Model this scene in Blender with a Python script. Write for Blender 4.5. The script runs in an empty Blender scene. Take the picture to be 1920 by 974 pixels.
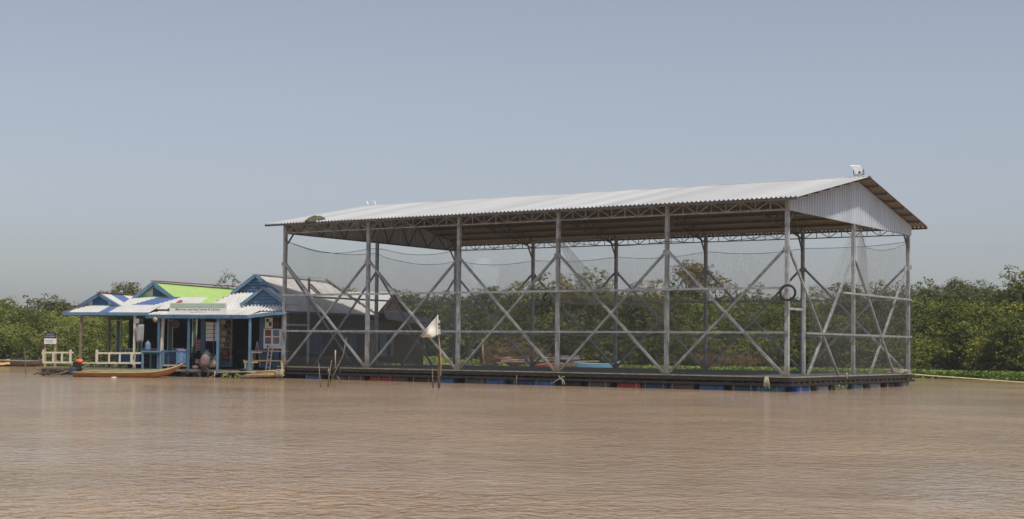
import bpy, math, random
import numpy as np
from mathutils import Vector, Matrix
random.seed(7); RN = np.random.RandomState(11)
R = math.radians
S = bpy.context.scene
col = S.collection
# ---------------------------------------------------------------- camera
F, YAW, PITCH, ROLL, SH = 2728.42, -0.591153, 0.0398306, 0.0105276, 56.54
CAM = np.array([48.6678, -52.6411, 1.595])
cy_, sy_ = math.cos(YAW), math.sin(YAW)
cp_, sp_ = math.cos(PITCH), math.sin(PITCH)
cr_, sr_ = math.cos(ROLL), math.sin(ROLL)
FWD0 = np.array([sy_, cy_, 0.0])
def ray(x, y):
    a = (x - 960) / F; b = -(y - 487 - SH) / F
    r = a * cr_ - b * sr_; u2 = a * sr_ + b * cr_
    fw = cp_ - u2 * sp_; u = sp_ + u2 * cp_
    return np.array([r * cy_ + fw * sy_, -r * sy_ + fw * cy_, u])
def at(x, y, D):
    d = ray(x, y); return CAM + d * (D / d.dot(FWD0))
def onplane(x, y, n, p0):
    d = ray(x, y); n = np.array(n, float); return CAM + d * ((np.array(p0) - CAM).dot(n) / d.dot(n))
cam_d = bpy.data.cameras.new('camera'); cam = bpy.data.objects.new('camera', cam_d); col.objects.link(cam)
S.camera = cam
def camvec(a, b):   # image-space (right a, up b) -> world, forward removed
    r = a * cr_ - b * sr_; u2 = a * sr_ + b * cr_
    fw = -u2 * sp_; u = u2 * cp_
    return Vector((r * cy_ + fw * sy_, -r * sy_ + fw * cy_, u))
xr = camvec(1, 0); yu = camvec(0, 1); zb = xr.cross(yu)
M = Matrix((xr, yu, zb)).transposed().to_4x4(); M.translation = Vector(CAM); cam.matrix_world = M
cam_d.sensor_width = 36; cam_d.lens = 36 * F / 1920; cam_d.shift_y = SH / 1920
cam_d.clip_start = 0.5; cam_d.clip_end = 6000
# ---------------------------------------------------------------- world, sun, exposure
HAZE = 0.0004
SUN_EL, SUN_AZ = R(62.0), R(-24.0)          # azimuth measured from +X
w = bpy.data.worlds.new('World'); S.world = w; w.use_nodes = True
wn = w.node_tree; bg = wn.nodes['Background']
sky = wn.nodes.new('ShaderNodeTexSky'); sky.sky_type = 'NISHITA'; sky.sun_disc = False
sky.sun_elevation = SUN_EL; sky.sun_rotation = R(90) - SUN_AZ
sky.air_density = 1.0; sky.dust_density = 1.7; sky.ozone_density = 1.5; sky.altitude = 0
hs = wn.nodes.new('ShaderNodeHueSaturation'); hs.inputs['Saturation'].default_value = 0.5       # hazy dry-season sky
tn = wn.nodes.new('ShaderNodeMix'); tn.data_type = 'RGBA'; tn.blend_type = 'MULTIPLY'; tn.inputs[0].default_value = 1; tn.inputs[7].default_value = (0.975, 0.975, 1.03, 1)
wn.links.new(sky.outputs[0], hs.inputs['Color']); wn.links.new(hs.outputs[0], tn.inputs[6]); wn.links.new(tn.outputs[2], bg.inputs[0]); bg.inputs[1].default_value = 0.107
sl = bpy.data.lights.new('sun', 'SUN'); sl.energy = 3.4; sl.angle = R(0.6); sl.color = (1.0, 0.93, 0.82)
so = bpy.data.objects.new('sun', sl); col.objects.link(so)
sd = Vector((math.cos(SUN_EL) * math.cos(SUN_AZ), math.cos(SUN_EL) * math.sin(SUN_AZ), math.sin(SUN_EL)))
so.rotation_euler = sd.to_track_quat('Z', 'Y').to_euler(); so.location = (60, -40, 60)
S.render.engine = 'CYCLES'
S.cycles.max_bounces = 6; S.cycles.transparent_max_bounces = 12
S.view_settings.view_transform = 'Standard'; S.view_settings.look = 'None'
S.view_settings.exposure = 0.0; S.view_settings.gamma = 1.0; S.view_settings.use_curve_mapping = False
S.render.resolution_x = 1024; S.render.resolution_y = 519

# ---------------------------------------------------------------- materials
def c3(r, g, b): return tuple((v / 255 / 12.92 if v / 255 <= 0.04045 else ((v / 255 + 0.055) / 1.055) ** 2.4) for v in (r, g, b))
MATS = {}
def mat(name, color, rough=0.7, metal=0.0, var=0.25, scale=3.0, bump=0.0, bscale=20, stain=None, stain_amt=0.5, stain_scale=0.6, spec=0.4, stretch=(1, 1, 1)):
    m = bpy.data.materials.new(name); m.use_nodes = True; nt = m.node_tree; N = nt.nodes; Lk = nt.links
    b = N['Principled BSDF']; b.inputs['Roughness'].default_value = rough; b.inputs['Metallic'].default_value = metal
    b.inputs['Specular IOR Level'].default_value = spec
    tc = N.new('ShaderNodeTexCoord'); mp = N.new('ShaderNodeMapping'); mp.inputs['Scale'].default_value = stretch
    Lk.new(tc.outputs['Object'], mp.inputs[0])
    n = N.new('ShaderNodeTexNoise'); n.inputs['Scale'].default_value = scale; n.inputs['Detail'].default_value = 6
    Lk.new(mp.outputs[0], n.inputs['Vector'])
    rp = N.new('ShaderNodeValToRGB'); rp.color_ramp.elements[0].position = 0.3; rp.color_ramp.elements[1].position = 0.7
    rp.color_ramp.elements[0].color = tuple(c * (1 - var) for c in color) + (1,)
    rp.color_ramp.elements[1].color = tuple(min(1, c * (1 + var * 0.6)) for c in color) + (1,)
    Lk.new(n.outputs[0], rp.inputs[0]); out = rp.outputs[0]
    if stain:
        n2 = N.new('ShaderNodeTexNoise'); n2.inputs['Scale'].default_value = stain_scale; n2.inputs['Detail'].default_value = 8; n2.inputs['Roughness'].default_value = 0.7
        Lk.new(mp.outputs[0], n2.inputs['Vector'])
        mr = N.new('ShaderNodeMapRange'); mr.inputs[1].default_value = 0.5; mr.inputs[2].default_value = 0.72; mr.inputs[4].default_value = stain_amt
        Lk.new(n2.outputs[0], mr.inputs[0])
        mx = N.new('ShaderNodeMix'); mx.data_type = 'RGBA'; mx.inputs[7].default_value = tuple(stain) + (1,)
        Lk.new(mr.outputs[0], mx.inputs[0]); Lk.new(out, mx.inputs[6]); out = mx.outputs[2]
    Lk.new(out, b.inputs['Base Color'])
    if bump:
        n3 = N.new('ShaderNodeTexNoise'); n3.inputs['Scale'].default_value = bscale; n3.inputs['Detail'].default_value = 5
        Lk.new(tc.outputs['Object'], n3.inputs['Vector'])
        bp = N.new('ShaderNodeBump'); bp.inputs['Strength'].default_value = bump; bp.inputs['Distance'].default_value = 0.02
        Lk.new(n3.outputs[0], bp.inputs['Height']); Lk.new(bp.outputs[0], b.inputs['Normal'])
    MATS[name] = m; return m
galv = mat('galvanised_steel', (0.39, 0.42, 0.44), 0.55, 0.1, 0.4, 4, stain=(0.19, 0.16, 0.13), stain_amt=0.6, stain_scale=1.5)
galvd = mat('weathered_steel', (0.15, 0.15, 0.15), 0.6, 0.2, 0.25, 4, stain=(0.10, 0.07, 0.05), stain_amt=0.6, stain_scale=1.5)
wire = mat('wire', (0.10, 0.10, 0.098), 0.6, 0.2, 0.1)
netm = mat('net_thread', (0.21, 0.205, 0.20), 0.9, 0, 0.1)
foldm = mat('net_fold_thread', (0.15, 0.125, 0.10), 0.9, 0, 0.1)
ropem = mat('pale_rope', (0.42, 0.38, 0.30), 0.9, 0, 0.2)
panelm = mat('gable_sheet', (0.55, 0.61, 0.69), 0.5, 0.1, 0.1, 2, stain=(0.35, 0.35, 0.34), stain_amt=0.4, stretch=(1, 1, 0.2))
roofwood = mat('dark_timber', (0.028, 0.024, 0.021), 0.85, 0, 0.4, 6, bump=0.4)
edgewood = mat('pale_weathered_timber', (0.30, 0.28, 0.20), 0.85, 0, 0.35, 5, stain=(0.12, 0.11, 0.08), stain_amt=0.7, stain_scale=2, bump=0.3)
deckmat = mat('deck_mat', (0.085, 0.10, 0.095), 0.8, 0, 0.35, 1.2, stain=(0.16, 0.17, 0.14), stain_amt=0.5, stain_scale=0.8, bump=0.3)
rubber = mat('tyre_rubber', (0.025, 0.024, 0.023), 0.75, 0, 0.3, 5, stain=(0.14, 0.11, 0.08), stain_amt=0.4, stain_scale=2)
bluep = mat('blue_paint', (0.06, 0.13, 0.23), 0.6, 0, 0.25, 3, stain=(0.16, 0.25, 0.33), stain_amt=0.5, stain_scale=2.5)
lbluep = mat('light_blue_paint', (0.12, 0.225, 0.34), 0.6, 0, 0.2, 3, stain=(0.10, 0.20, 0.30), stain_amt=0.5, stain_scale=2)
dbluep = mat('deep_blue_paint', (0.035, 0.095, 0.24), 0.6, 0, 0.3, 3)
tealp = mat('teal_paint', (0.04, 0.125, 0.12), 0.7, 0, 0.3, 4, stain=(0.09, 0.15, 0.13), stain_amt=0.4, stain_scale=3)
creamp = mat('cream_paint', (0.66, 0.62, 0.48), 0.7, 0, 0.15, 5, stain=(0.42, 0.38, 0.25), stain_amt=0.5, stain_scale=3)
oldwood = mat('grey_brown_timber', (0.22, 0.18, 0.13), 0.85, 0, 0.35, 5, bump=0.4)
palewood = mat('pale_timber', (0.48, 0.36, 0.22), 0.8, 0, 0.25, 5, bump=0.3, stain=(0.25, 0.18, 0.10), stain_amt=0.5, stain_scale=3)
orangewood = mat('orange_varnished_wood', (0.34, 0.145, 0.04), 0.45, 0, 0.35, 4, stain=(0.13, 0.055, 0.02), stain_amt=0.8, stain_scale=1.6, stretch=(0.4, 0.4, 2))
oliveold = mat('olive_wall', (0.048, 0.048, 0.03), 0.85, 0, 0.3, 3, bump=0.2)
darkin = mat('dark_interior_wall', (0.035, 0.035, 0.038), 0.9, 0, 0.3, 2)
whitem = mat('white_paint', (0.78, 0.78, 0.76), 0.6, 0, 0.08, 3)
greytowel = mat('grey_cloth', (0.33, 0.33, 0.35), 0.9, 0, 0.15, 5)
mossy = mat('mossy_cloth', (0.10, 0.095, 0.06), 0.9, 0, 0.4, 6)
redp = mat('red_paint', (0.34, 0.03, 0.03), 0.6, 0, 0.25)
blackm = mat('black_plastic', (0.02, 0.02, 0.022), 0.5, 0, 0.2)
navy = mat('navy_board', (0.012, 0.022, 0.07), 0.5, 0, 0.1)
capred = mat('rust_red_ridge', (0.28, 0.10, 0.075), 0.7, 0, 0.25, 4)
greenr = mat('lime_green_sheet', (0.34, 0.50, 0.15), 0.6, 0, 0.08, 1.5)
greent = mat('green_trim', (0.16, 0.36, 0.07), 0.7, 0, 0.2)
whiter = mat('white_roof_sheet', (0.54, 0.54, 0.53), 0.6, 0, 0.08, 1.2, stain=(0.38, 0.36, 0.33), stain_amt=0.5, stain_scale=0.8)
bluer = mat('blue_roof_sheet', (0.085, 0.14, 0.30), 0.6, 0, 0.15, 1.5)
greyr = mat('grey_white_roof_sheet', (0.62, 0.61, 0.59), 0.6, 0, 0.15, 1.5, stain=(0.38, 0.35, 0.31), stain_amt=0.4, stain_scale=1.2)
darkr = mat('dark_brown_sheet', (0.09, 0.05, 0.035), 0.8, 0, 0.3)
tree_bark = mat('tree_bark', (0.13, 0.105, 0.08), 0.9, 0, 0.3, 4, bump=0.5)

def rusty(m, z0=0.56, z1=1.5, amt=0.75):
    nt = m.node_tree; N = nt.nodes; b = N['Principled BSDF']; src = b.inputs['Base Color'].links[0].from_socket
    g = N.new('ShaderNodeNewGeometry'); sp = N.new('ShaderNodeSeparateXYZ'); nt.links.new(g.outputs['Position'], sp.inputs[0])
    mr = N.new('ShaderNodeMapRange'); mr.inputs[1].default_value = z0; mr.inputs[2].default_value = z1; mr.inputs[3].default_value = 0.62; mr.inputs[4].default_value = 0
    nt.links.new(sp.outputs[2], mr.inputs[0])
    n = N.new('ShaderNodeTexNoise'); n.inputs['Scale'].default_value = 2.2; n.inputs['Detail'].default_value = 6; nt.links.new(g.outputs['Position'], n.inputs['Vector'])
    a = N.new('ShaderNodeMath'); a.operation = 'ADD'; nt.links.new(mr.outputs[0], a.inputs[0]); nt.links.new(n.outputs[0], a.inputs[1])
    r2 = N.new('ShaderNodeMapRange'); r2.inputs[1].default_value = 0.72; r2.inputs[2].default_value = 1.1; r2.inputs[4].default_value = amt; nt.links.new(a.outputs[0], r2.inputs[0])
    mx = N.new('ShaderNodeMix'); mx.data_type = 'RGBA'; mx.inputs[7].default_value = (0.17, 0.105, 0.065, 1)
    nt.links.new(r2.outputs[0], mx.inputs[0]); nt.links.new(src, mx.inputs[6]); nt.links.new(mx.outputs[2], b.inputs['Base Color'])
rusty(galv)
def roofmat():
    m = mat('court_roof_sheet', (0.50, 0.51, 0.515), 0.55, 0, 0.06, 0.7, stain=(0.42, 0.415, 0.40), stain_amt=0.5, stain_scale=0.5, stretch=(1, 0.12, 0.12))
    nt = m.node_tree; N = nt.nodes; b = N['Principled BSDF']
    src = b.inputs['Base Color'].links[0].from_socket
    g = N.new('ShaderNodeNewGeometry'); sp = N.new('ShaderNodeSeparateXYZ'); nt.links.new(g.outputs['Position'], sp.inputs[0])
    fl = N.new('ShaderNodeMath'); fl.operation = 'SNAP'; fl.inputs[1].default_value = 1.0; nt.links.new(sp.outputs[0], fl.inputs[0])
    wh = N.new('ShaderNodeTexWhiteNoise'); wh.noise_dimensions = '1D'; nt.links.new(fl.outputs[0], wh.inputs['W'])
    mr = N.new('ShaderNodeMapRange'); mr.inputs[3].default_value = 0.86; mr.inputs[4].default_value = 1.04; nt.links.new(wh.outputs[0], mr.inputs[0])     # sheets of slightly different age
    ml = N.new('ShaderNodeMix'); ml.data_type = 'RGBA'; ml.blend_type = 'MULTIPLY'; ml.inputs[0].default_value = 1; nt.links.new(src, ml.inputs[6]); nt.links.new(mr.outputs[0], ml.inputs[7]); src = ml.outputs[2]
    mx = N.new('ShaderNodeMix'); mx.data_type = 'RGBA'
    mx.inputs[7].default_value = (0.25, 0.205, 0.155, 1)          # tan colour on the underside of the sheets
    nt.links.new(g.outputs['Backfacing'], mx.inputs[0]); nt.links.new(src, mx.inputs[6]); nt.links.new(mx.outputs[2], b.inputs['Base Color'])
    return m
court_roof = roofmat()

def leafmat(name, cols, trans=0.22):
    m = bpy.data.materials.new(name); m.use_nodes = True; nt = m.node_tree; N = nt.nodes; Lk = nt.links
    for n in list(N): N.remove(n)
    out = N.new('ShaderNodeOutputMaterial'); g = N.new('ShaderNodeNewGeometry')
    tc = N.new('ShaderNodeTexCoord'); nz = N.new('ShaderNodeTexNoise'); nz.inputs['Scale'].default_value = 0.55; nz.inputs['Detail'].default_value = 3
    Lk.new(tc.outputs['Object'], nz.inputs['Vector'])
    tn_ = N.new('ShaderNodeAttribute'); tn_.attribute_name = 'leaf_tint'
    sb = N.new('ShaderNodeMath'); sb.operation = 'MULTIPLY_ADD'; sb.inputs[1].default_value = 1.5; sb.inputs[2].default_value = -0.85
    Lk.new(nz.outputs[0], sb.inputs[0])
    a2 = N.new('ShaderNodeMath'); a2.operation = 'ADD'; Lk.new(sb.outputs[0], a2.inputs[0]); Lk.new(tn_.outputs['Fac'], a2.inputs[1])
    ad = N.new('ShaderNodeMath'); ad.operation = 'MULTIPLY_ADD'; ad.inputs[1].default_value = 0.32
    Lk.new(g.outputs['Random Per Island'], ad.inputs[0]); Lk.new(a2.outputs[0], ad.inputs[2])
    rp = N.new('ShaderNodeValToRGB'); e = rp.color_ramp.elements
    k = len(cols)
    e[0].position = 0; e[0].color = cols[0] + (1,); e[1].position = 1; e[1].color = cols[-1] + (1,)
    for i in range(1, k - 1):
        x = e.new(i / (k - 1)); x.color = cols[i] + (1,)
    Lk.new(ad.outputs[0], rp.inputs[0])
    p = N.new('ShaderNodeBsdfPrincipled'); p.inputs['Roughness'].default_value = 0.55; p.inputs['Specular IOR Level'].default_value = 0.12
    t = N.new('ShaderNodeBsdfTranslucent'); mx = N.new('ShaderNodeMixShader'); mx.inputs[0].default_value = trans
    Lk.new(rp.outputs[0], p.inputs['Base Color']); Lk.new(rp.outputs[0], t.inputs['Color'])
    Lk.new(p.outputs[0], mx.inputs[1]); Lk.new(t.outputs[0], mx.inputs[2]); Lk.new(mx.outputs[0], out.inputs[0])
    MATS[name] = m; return m
lf_bank = leafmat('willow_leaves', [(0.0660, 0.0829, 0.0147), (0.1380, 0.1646, 0.0284), (0.2100, 0.2318, 0.0473), (0.2880, 0.2968, 0.0735)])
lf_mid = leafmat('green_leaves', [(0.0384, 0.0549, 0.0095), (0.1020, 0.1254, 0.0179), (0.1800, 0.2038, 0.0315), (0.3240, 0.3248, 0.0578)])
lf_dark = leafmat('dark_leaves', [(0.0384, 0.0515, 0.0126), (0.0864, 0.0997, 0.0221), (0.1380, 0.1490, 0.0357), (0.1980, 0.1904, 0.0578)])
lf_yel = leafmat('yellowing_leaves', [(0.0780, 0.0672, 0.0147), (0.1560, 0.1288, 0.0273), (0.2520, 0.1960, 0.0473), (0.3480, 0.2632, 0.0840)])
lf_brown = leafmat('dry_brown_twigs', [(0.08, 0.052, 0.03), (0.15, 0.10, 0.062), (0.23, 0.16, 0.10), (0.15, 0.16, 0.05)], 0.15)
lf_far = leafmat('distant_leaves', [(0.055, 0.07, 0.022), (0.095, 0.11, 0.034), (0.13, 0.145, 0.048), (0.17, 0.165, 0.07)])
lf_hya = leafmat('hyacinth_leaves', [(0.08, 0.135, 0.025), (0.14, 0.215, 0.04), (0.21, 0.30, 0.06), (0.30, 0.37, 0.13)])

# ---------------------------------------------------------------- mesh helpers
def V3(p): return Vector((float(p[0]), float(p[1]), float(p[2])))
class MB:
    def __init__(s): s.v = []; s.f = []; s.m = []
    def face(s, idx, mi=0): s.f.append(tuple(idx)); s.m.append(mi)
    def quad(s, a, b, c, d, mi=0):
        n = len(s.v); s.v += [V3(a), V3(b), V3(c), V3(d)]; s.face((n, n + 1, n + 2, n + 3), mi)
    def hexa(s, P, mi=0):
        n = len(s.v); s.v += [V3(p) for p in P]
        for q in ((0, 3, 2, 1), (4, 5, 6, 7), (0, 1, 5, 4), (1, 2, 6, 5), (2, 3, 7, 6), (3, 0, 4, 7)): s.face([n + i for i in q], mi)
    def box(s, c, ax, ay, az, mi=0):       # centre + three half-extent vectors
        c = V3(c); ax = V3(ax); ay = V3(ay); az = V3(az)
        s.hexa([c - ax - ay - az, c + ax - ay - az, c + ax + ay - az, c - ax + ay - az, c - ax - ay + az, c + ax - ay + az, c + ax + ay + az, c - ax + ay + az], mi); return s
    def bar(s, p0, p1, w_, h=None, up=(0, 0, 1), mi=0):
        p0 = V3(p0); p1 = V3(p1); h = h or w_; d = (p1 - p0); L_ = d.length
        if L_ < 1e-6: return s
        d = d / L_; up = V3(up); sd_ = d.cross(up)
        if sd_.length < 1e-3: sd_ = d.cross(Vector((1, 0, 0)))
        sd_.normalize(); u2 = sd_.cross(d).normalized()
        return s.box((p0 + p1) / 2, sd_ * (w_ / 2), d * (L_ / 2), u2 * (h / 2), mi)
    def tube(s, pts, r, n=6, closed=False, mi=0, cap=True):
        pts = [V3(p) for p in pts]; k = len(pts); rr = r if hasattr(r, '__len__') else [r] * k
        base = len(s.v); ref = None
        for i, p in enumerate(pts):
            if closed: d = pts[(i + 1) % k] - pts[i - 1]
            else: d = pts[min(i + 1, k - 1)] - pts[max(i - 1, 0)]
            d = d.normalized() if d.length > 1e-9 else Vector((0, 0, 1))
            if ref is None: ref = Vector((0, 0, 1)) if abs(d.z) < 0.9 else Vector((1, 0, 0))
            a = d.cross(ref)
            if a.length < 1e-3: a = d.cross(Vector((1, 0.3, 0)))
            a.normalize(); b = a.cross(d).normalized(); ref = b
            for j in range(n):
                t = 2 * math.pi * j / n; s.v.append(p + (a * math.cos(t) + b * math.sin(t)) * rr[i])
        for i in range(k if closed else k - 1):
            for j in range(n):
                i2 = (i + 1) % k; s.face((base + i * n + j, base + i * n + (j + 1) % n, base + i2 * n + (j + 1) % n, base + i2 * n + j), mi)
        if cap and not closed:
            s.face([base + j for j in range(n)][::-1], mi); s.face([base + (k - 1) * n + j for j in range(n)], mi)
        return s
    def lathe(s, prof, n, o, axis=(0, 0, 1), mi=0):   # profile: list of (radius, height)
        o = V3(o); ax = V3(axis).normalized(); a = ax.orthogonal().normalized(); b = ax.cross(a); base = len(s.v); k = len(prof)
        for r_, h in prof:
            for j in range(n):
                t = 2 * math.pi * j / n; s.v.append(o + ax * h + (a * math.cos(t) + b * math.sin(t)) * max(r_, 0.0005))
        for i in range(k - 1):
            for j in range(n):
                s.face((base + i * n + j, base + i * n + (j + 1) % n, base + (i + 1) * n + (j + 1) % n, base + (i + 1) * n + j), mi)
        s.face([base + j for j in range(n)][::-1], mi); s.face([base + (k - 1) * n + j for j in range(n)], mi)
        return s
    def corr(s, poly, sdir, pitch, amp, mfun=None, prof=((0, 0), (.5, 0), (.62, 1), (.86, 1), (1, 0)), flip=False):
        P = [V3(p) for p in poly]; sd_ = V3(sdir).normalized(); n = Vector((0, 0, 0))
        for i in range(len(P)): n += P[i].cross(P[(i + 1) % len(P)])
        n.normalize()
        if abs(n.z) > 0.01 and n.z < 0: n = -n
        elif abs(n.z) <= 0.01 and flip: n = -n
        t = n.cross(sd_).normalized(); o = P[0]
        q = [((p - o).dot(sd_), (p - o).dot(t)) for p in P]
        s0 = min(a for a, _ in q); s1 = max(a for a, _ in q)
        def trange(x):
            ts = []
            for i in range(len(q)):
                (a, ta), (b, tb) = q[i], q[(i + 1) % len(q)]
                if (a - x) * (b - x) <= 0:
                    if abs(b - a) < 1e-9: ts += [ta, tb]
                    else: ts.append(ta + (tb - ta) * (x - a) / (b - a))
            return (min(ts), max(ts)) if ts else None
        xs = []; k = 0
        while s0 + k * pitch < s1:
            for (f_, h) in prof[:-1]:
                x = s0 + (k + f_) * pitch
                if x < s1: xs.append((x, h))
            k += 1
        xs[0] = (xs[0][0] + 1e-5, xs[0][1]); xs.append((s1 - 1e-5, 0))
        prev = None
        for x, h in xs:
            tr = trange(x)
            if tr is None: prev = None; continue
            n0 = len(s.v)
            for tt in tr: s.v.append(o + sd_ * x + t * tt + n * (amp * h))
            if prev is not None:
                s.face((prev[0], n0, n0 + 1, prev[0] + 1), mfun((x - s0) / (s1 - s0)) if mfun else 0)
            prev = (n0,)
        return s
    def build(s, name, mats, parent=None, smooth=False):
        me = bpy.data.meshes.new(name)
        vs = s.v
        if parent is None:
            xs = [v.x for v in vs]; ys = [v.y for v in vs]; zs = [v.z for v in vs]
            o = Vector(((min(xs) + max(xs)) / 2, (min(ys) + max(ys)) / 2, min(zs)))
        else:
            r = parent; o = Vector((0, 0, 0))
            while r is not None: o += r.location; r = r.parent
        me.from_pydata([tuple(v - o) for v in vs], [], s.f)
        for m_ in (mats if isinstance(mats, (list, tuple)) else [mats]): me.materials.append(m_)
        me.polygons.foreach_set('material_index', s.m)
        if smooth: me.polygons.foreach_set('use_smooth', [True] * len(s.f))
        me.update()
        ob = bpy.data.objects.new(name, me); col.objects.link(ob)
        if parent is None: ob.location = o
        else: ob.parent = parent
        return ob
def tag(o, label=None, cat=None, group=None, kind=None):
    if label: o['label'] = label
    if cat: o['category'] = cat
    if group: o['group'] = group
    if kind: o['kind'] = kind
    return o
def empty(name, loc, label=None, cat=None, group=None):
    o = bpy.data.objects.new(name, None); o.location = V3(loc); o.empty_display_size = 0.3; col.objects.link(o)
    return tag(o, label, cat, group)
def npmesh(name, verts, quads, m, parent=None, loc=None, tint=None):
    me = bpy.data.meshes.new(name)
    if loc is None: loc = np.zeros(3)
    v = (verts - loc).astype(np.float32)
    me.vertices.add(len(v)); me.vertices.foreach_set('co', v.ravel())
    k = quads.shape[1]
    me.loops.add(quads.size); me.loops.foreach_set('vertex_index', quads.ravel().astype(np.int32))
    me.polygons.add(len(quads)); me.polygons.foreach_set('loop_start', np.arange(0, quads.size, k, dtype=np.int32))
    me.polygons.foreach_set('loop_total', np.full(len(quads), k, dtype=np.int32))
    me.update(calc_edges=True); me.materials.append(m)
    at_ = me.attributes.new('leaf_tint', 'FLOAT', 'POINT')
    at_.data.foreach_set('value', tint if tint is not None and len(tint) == len(v) else np.full(len(v), .5, np.float32))
    ob = bpy.data.objects.new(name, me); col.objects.link(ob)
    if parent is not None: ob.parent = parent
    else: ob.location = Vector(loc)
    return ob

# ---------------------------------------------------------------- water, ground
def water_material():
    m = bpy.data.materials.new('muddy_water'); m.use_nodes = True; nt = m.node_tree; N = nt.nodes; Lk = nt.links
    b = N['Principled BSDF']; b.inputs['Roughness'].default_value = 0.10; b.inputs['IOR'].default_value = 1.33
    tc = N.new('ShaderNodeTexCoord')
    nz = N.new('ShaderNodeTexNoise'); nz.inputs['Scale'].default_value = 0.22; nz.inputs['Detail'].default_value = 6; nz.inputs['Roughness'].default_value = 0.62
    Lk.new(tc.outputs['Object'], nz.inputs['Vector'])
    rp = N.new('ShaderNodeValToRGB'); rp.color_ramp.elements[0].position = .3; rp.color_ramp.elements[1].position = .7
    rp.color_ramp.elements[0].color = (0.30, 0.206, 0.125, 1); rp.color_ramp.elements[1].color = (0.45, 0.305, 0.175, 1)
    Lk.new(nz.outputs[0], rp.inputs[0]); Lk.new(rp.outputs[0], b.inputs['Base Color'])
    mp = N.new('ShaderNodeMapping'); mp.inputs['Rotation'].default_value = (0, 0, 0.4)
    Lk.new(tc.outputs['Object'], mp.inputs[0])
    pt = N.new('ShaderNodeTexNoise'); pt.inputs['Scale'].default_value = 0.07; pt.inputs['Detail'].default_value = 3; pt.inputs['Distortion'].default_value = 0.8
    Lk.new(mp.outputs[0], pt.inputs['Vector'])
    pm = N.new('ShaderNodeMapRange'); pm.inputs[1].default_value = 0.38; pm.inputs[2].default_value = 0.62; pm.inputs[3].default_value = 0.3; pm.inputs[4].default_value = 1.0
    Lk.new(pt.outputs[0], pm.inputs[0])          # calmer and more ruffled patches
    prev = None
    for sc, dist, rgh in ((0.3, 0.05, 0.4), (1.4, 0.035, 0.5), (3.2, 0.065, 0.55), (7.0, 0.03, 0.6)):
        n = N.new('ShaderNodeTexNoise'); n.inputs['Scale'].default_value = sc; n.inputs['Detail'].default_value = 2; n.inputs['Roughness'].default_value = rgh
        n.inputs['Distortion'].default_value = 0.9
        Lk.new(mp.outputs[0], n.inputs['Vector'])
        bp = N.new('ShaderNodeBump'); bp.inputs['Distance'].default_value = dist
        if sc > 1: Lk.new(pm.outputs[0], bp.inputs['Strength'])
        Lk.new(n.outputs[0], bp.inputs['Height'])
        if prev: Lk.new(prev.outputs[0], bp.inputs['Normal'])
        prev = bp
    Lk.new(prev.outputs[0], b.inputs['Normal'])
    return m
mb = MB(); mb.quad((-700, -700, 0), (700, -700, 0), (700, 700, 0), (-700, 700, 0))
tag(mb.build('river_water', water_material()), kind='structure')
mud = mat('bank_mud', (0.16, 0.12, 0.08), 0.9, 0, 0.35, 0.7, bump=0.5, stain=(0.07, 0.085, 0.03), stain_amt=0.8, stain_scale=0.3)
BANK = [(-900, 118), (-300, 106), (0, 99.5), (76, 101), (300, 104), (560, 109), (770, 116), (800, 165), (925, 165), (950, 106), (1000, 101), (1200, 99), (1500, 95), (1710, 93), (1900, 86.5), (2300, 74), (2900, 62)]
def bankD(px):
    for (a, A), (b, B) in zip(BANK, BANK[1:]):
        if a <= px <= b: return A + (B - A) * (px - a) / (b - a)
    return BANK[-1][1]
def gp(px, D, z=0.0):
    p = at(px, 650, D); return np.array([p[0], p[1], z])
mb = MB(); rings = [(-1.2, -0.35), (0.4, 0.12), (6, 0.3), (150, 0.5), (480, 0.5)]
for dz, z in rings:
    for px, D in BANK: mb.v.append(V3(gp(px, D + dz, z)))
nb = len(BANK)
for i in range(len(rings) - 1):
    for j in range(nb - 1): mb.face((i * nb + j, i * nb + j + 1, (i + 1) * nb + j + 1, (i + 1) * nb + j))
tag(mb.build('shore_ground', mud, smooth=True), kind='structure')

# ---------------------------------------------------------------- haze
hm = bpy.data.materials.new('haze_air'); hm.use_nodes = True; ht = hm.node_tree; ht.nodes.remove(ht.nodes['Principled BSDF'])
pv = ht.nodes.new('ShaderNodeVolumePrincipled'); pv.inputs['Color'].default_value = (0.86, 0.90, 0.96, 1); pv.inputs['Density'].default_value = HAZE; pv.inputs['Anisotropy'].default_value = 0.0
ht.links.new(pv.outputs[0], ht.nodes['Material Output'].inputs['Volume'])
mb = MB(); mb.box((0, 0, 5.9), (730, 0, 0), (0, 730, 0), (0, 0, 7.6)); hz_o = mb.build('haze', hm); tag(hz_o, kind='stuff')
# ---------------------------------------------------------------- sports court
L, W_, HB, DK = 5.23146, 14.1131, 7.06, 0.56
RZ, EZ, OX, OY = 9.03, 7.446, 0.73, 0.772
X1 = 5 * L
root = empty('floating_sports_hall', (X1 / 2, W_ / 2, 0), 'open-sided steel sports hall with long white ridged roof and wire mesh walls, floating on drums', 'sports hall')
def roofz(y): return EZ + (min(y, W_ - y) + OY) * (RZ - EZ) / (W_ / 2 + OY)
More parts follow.
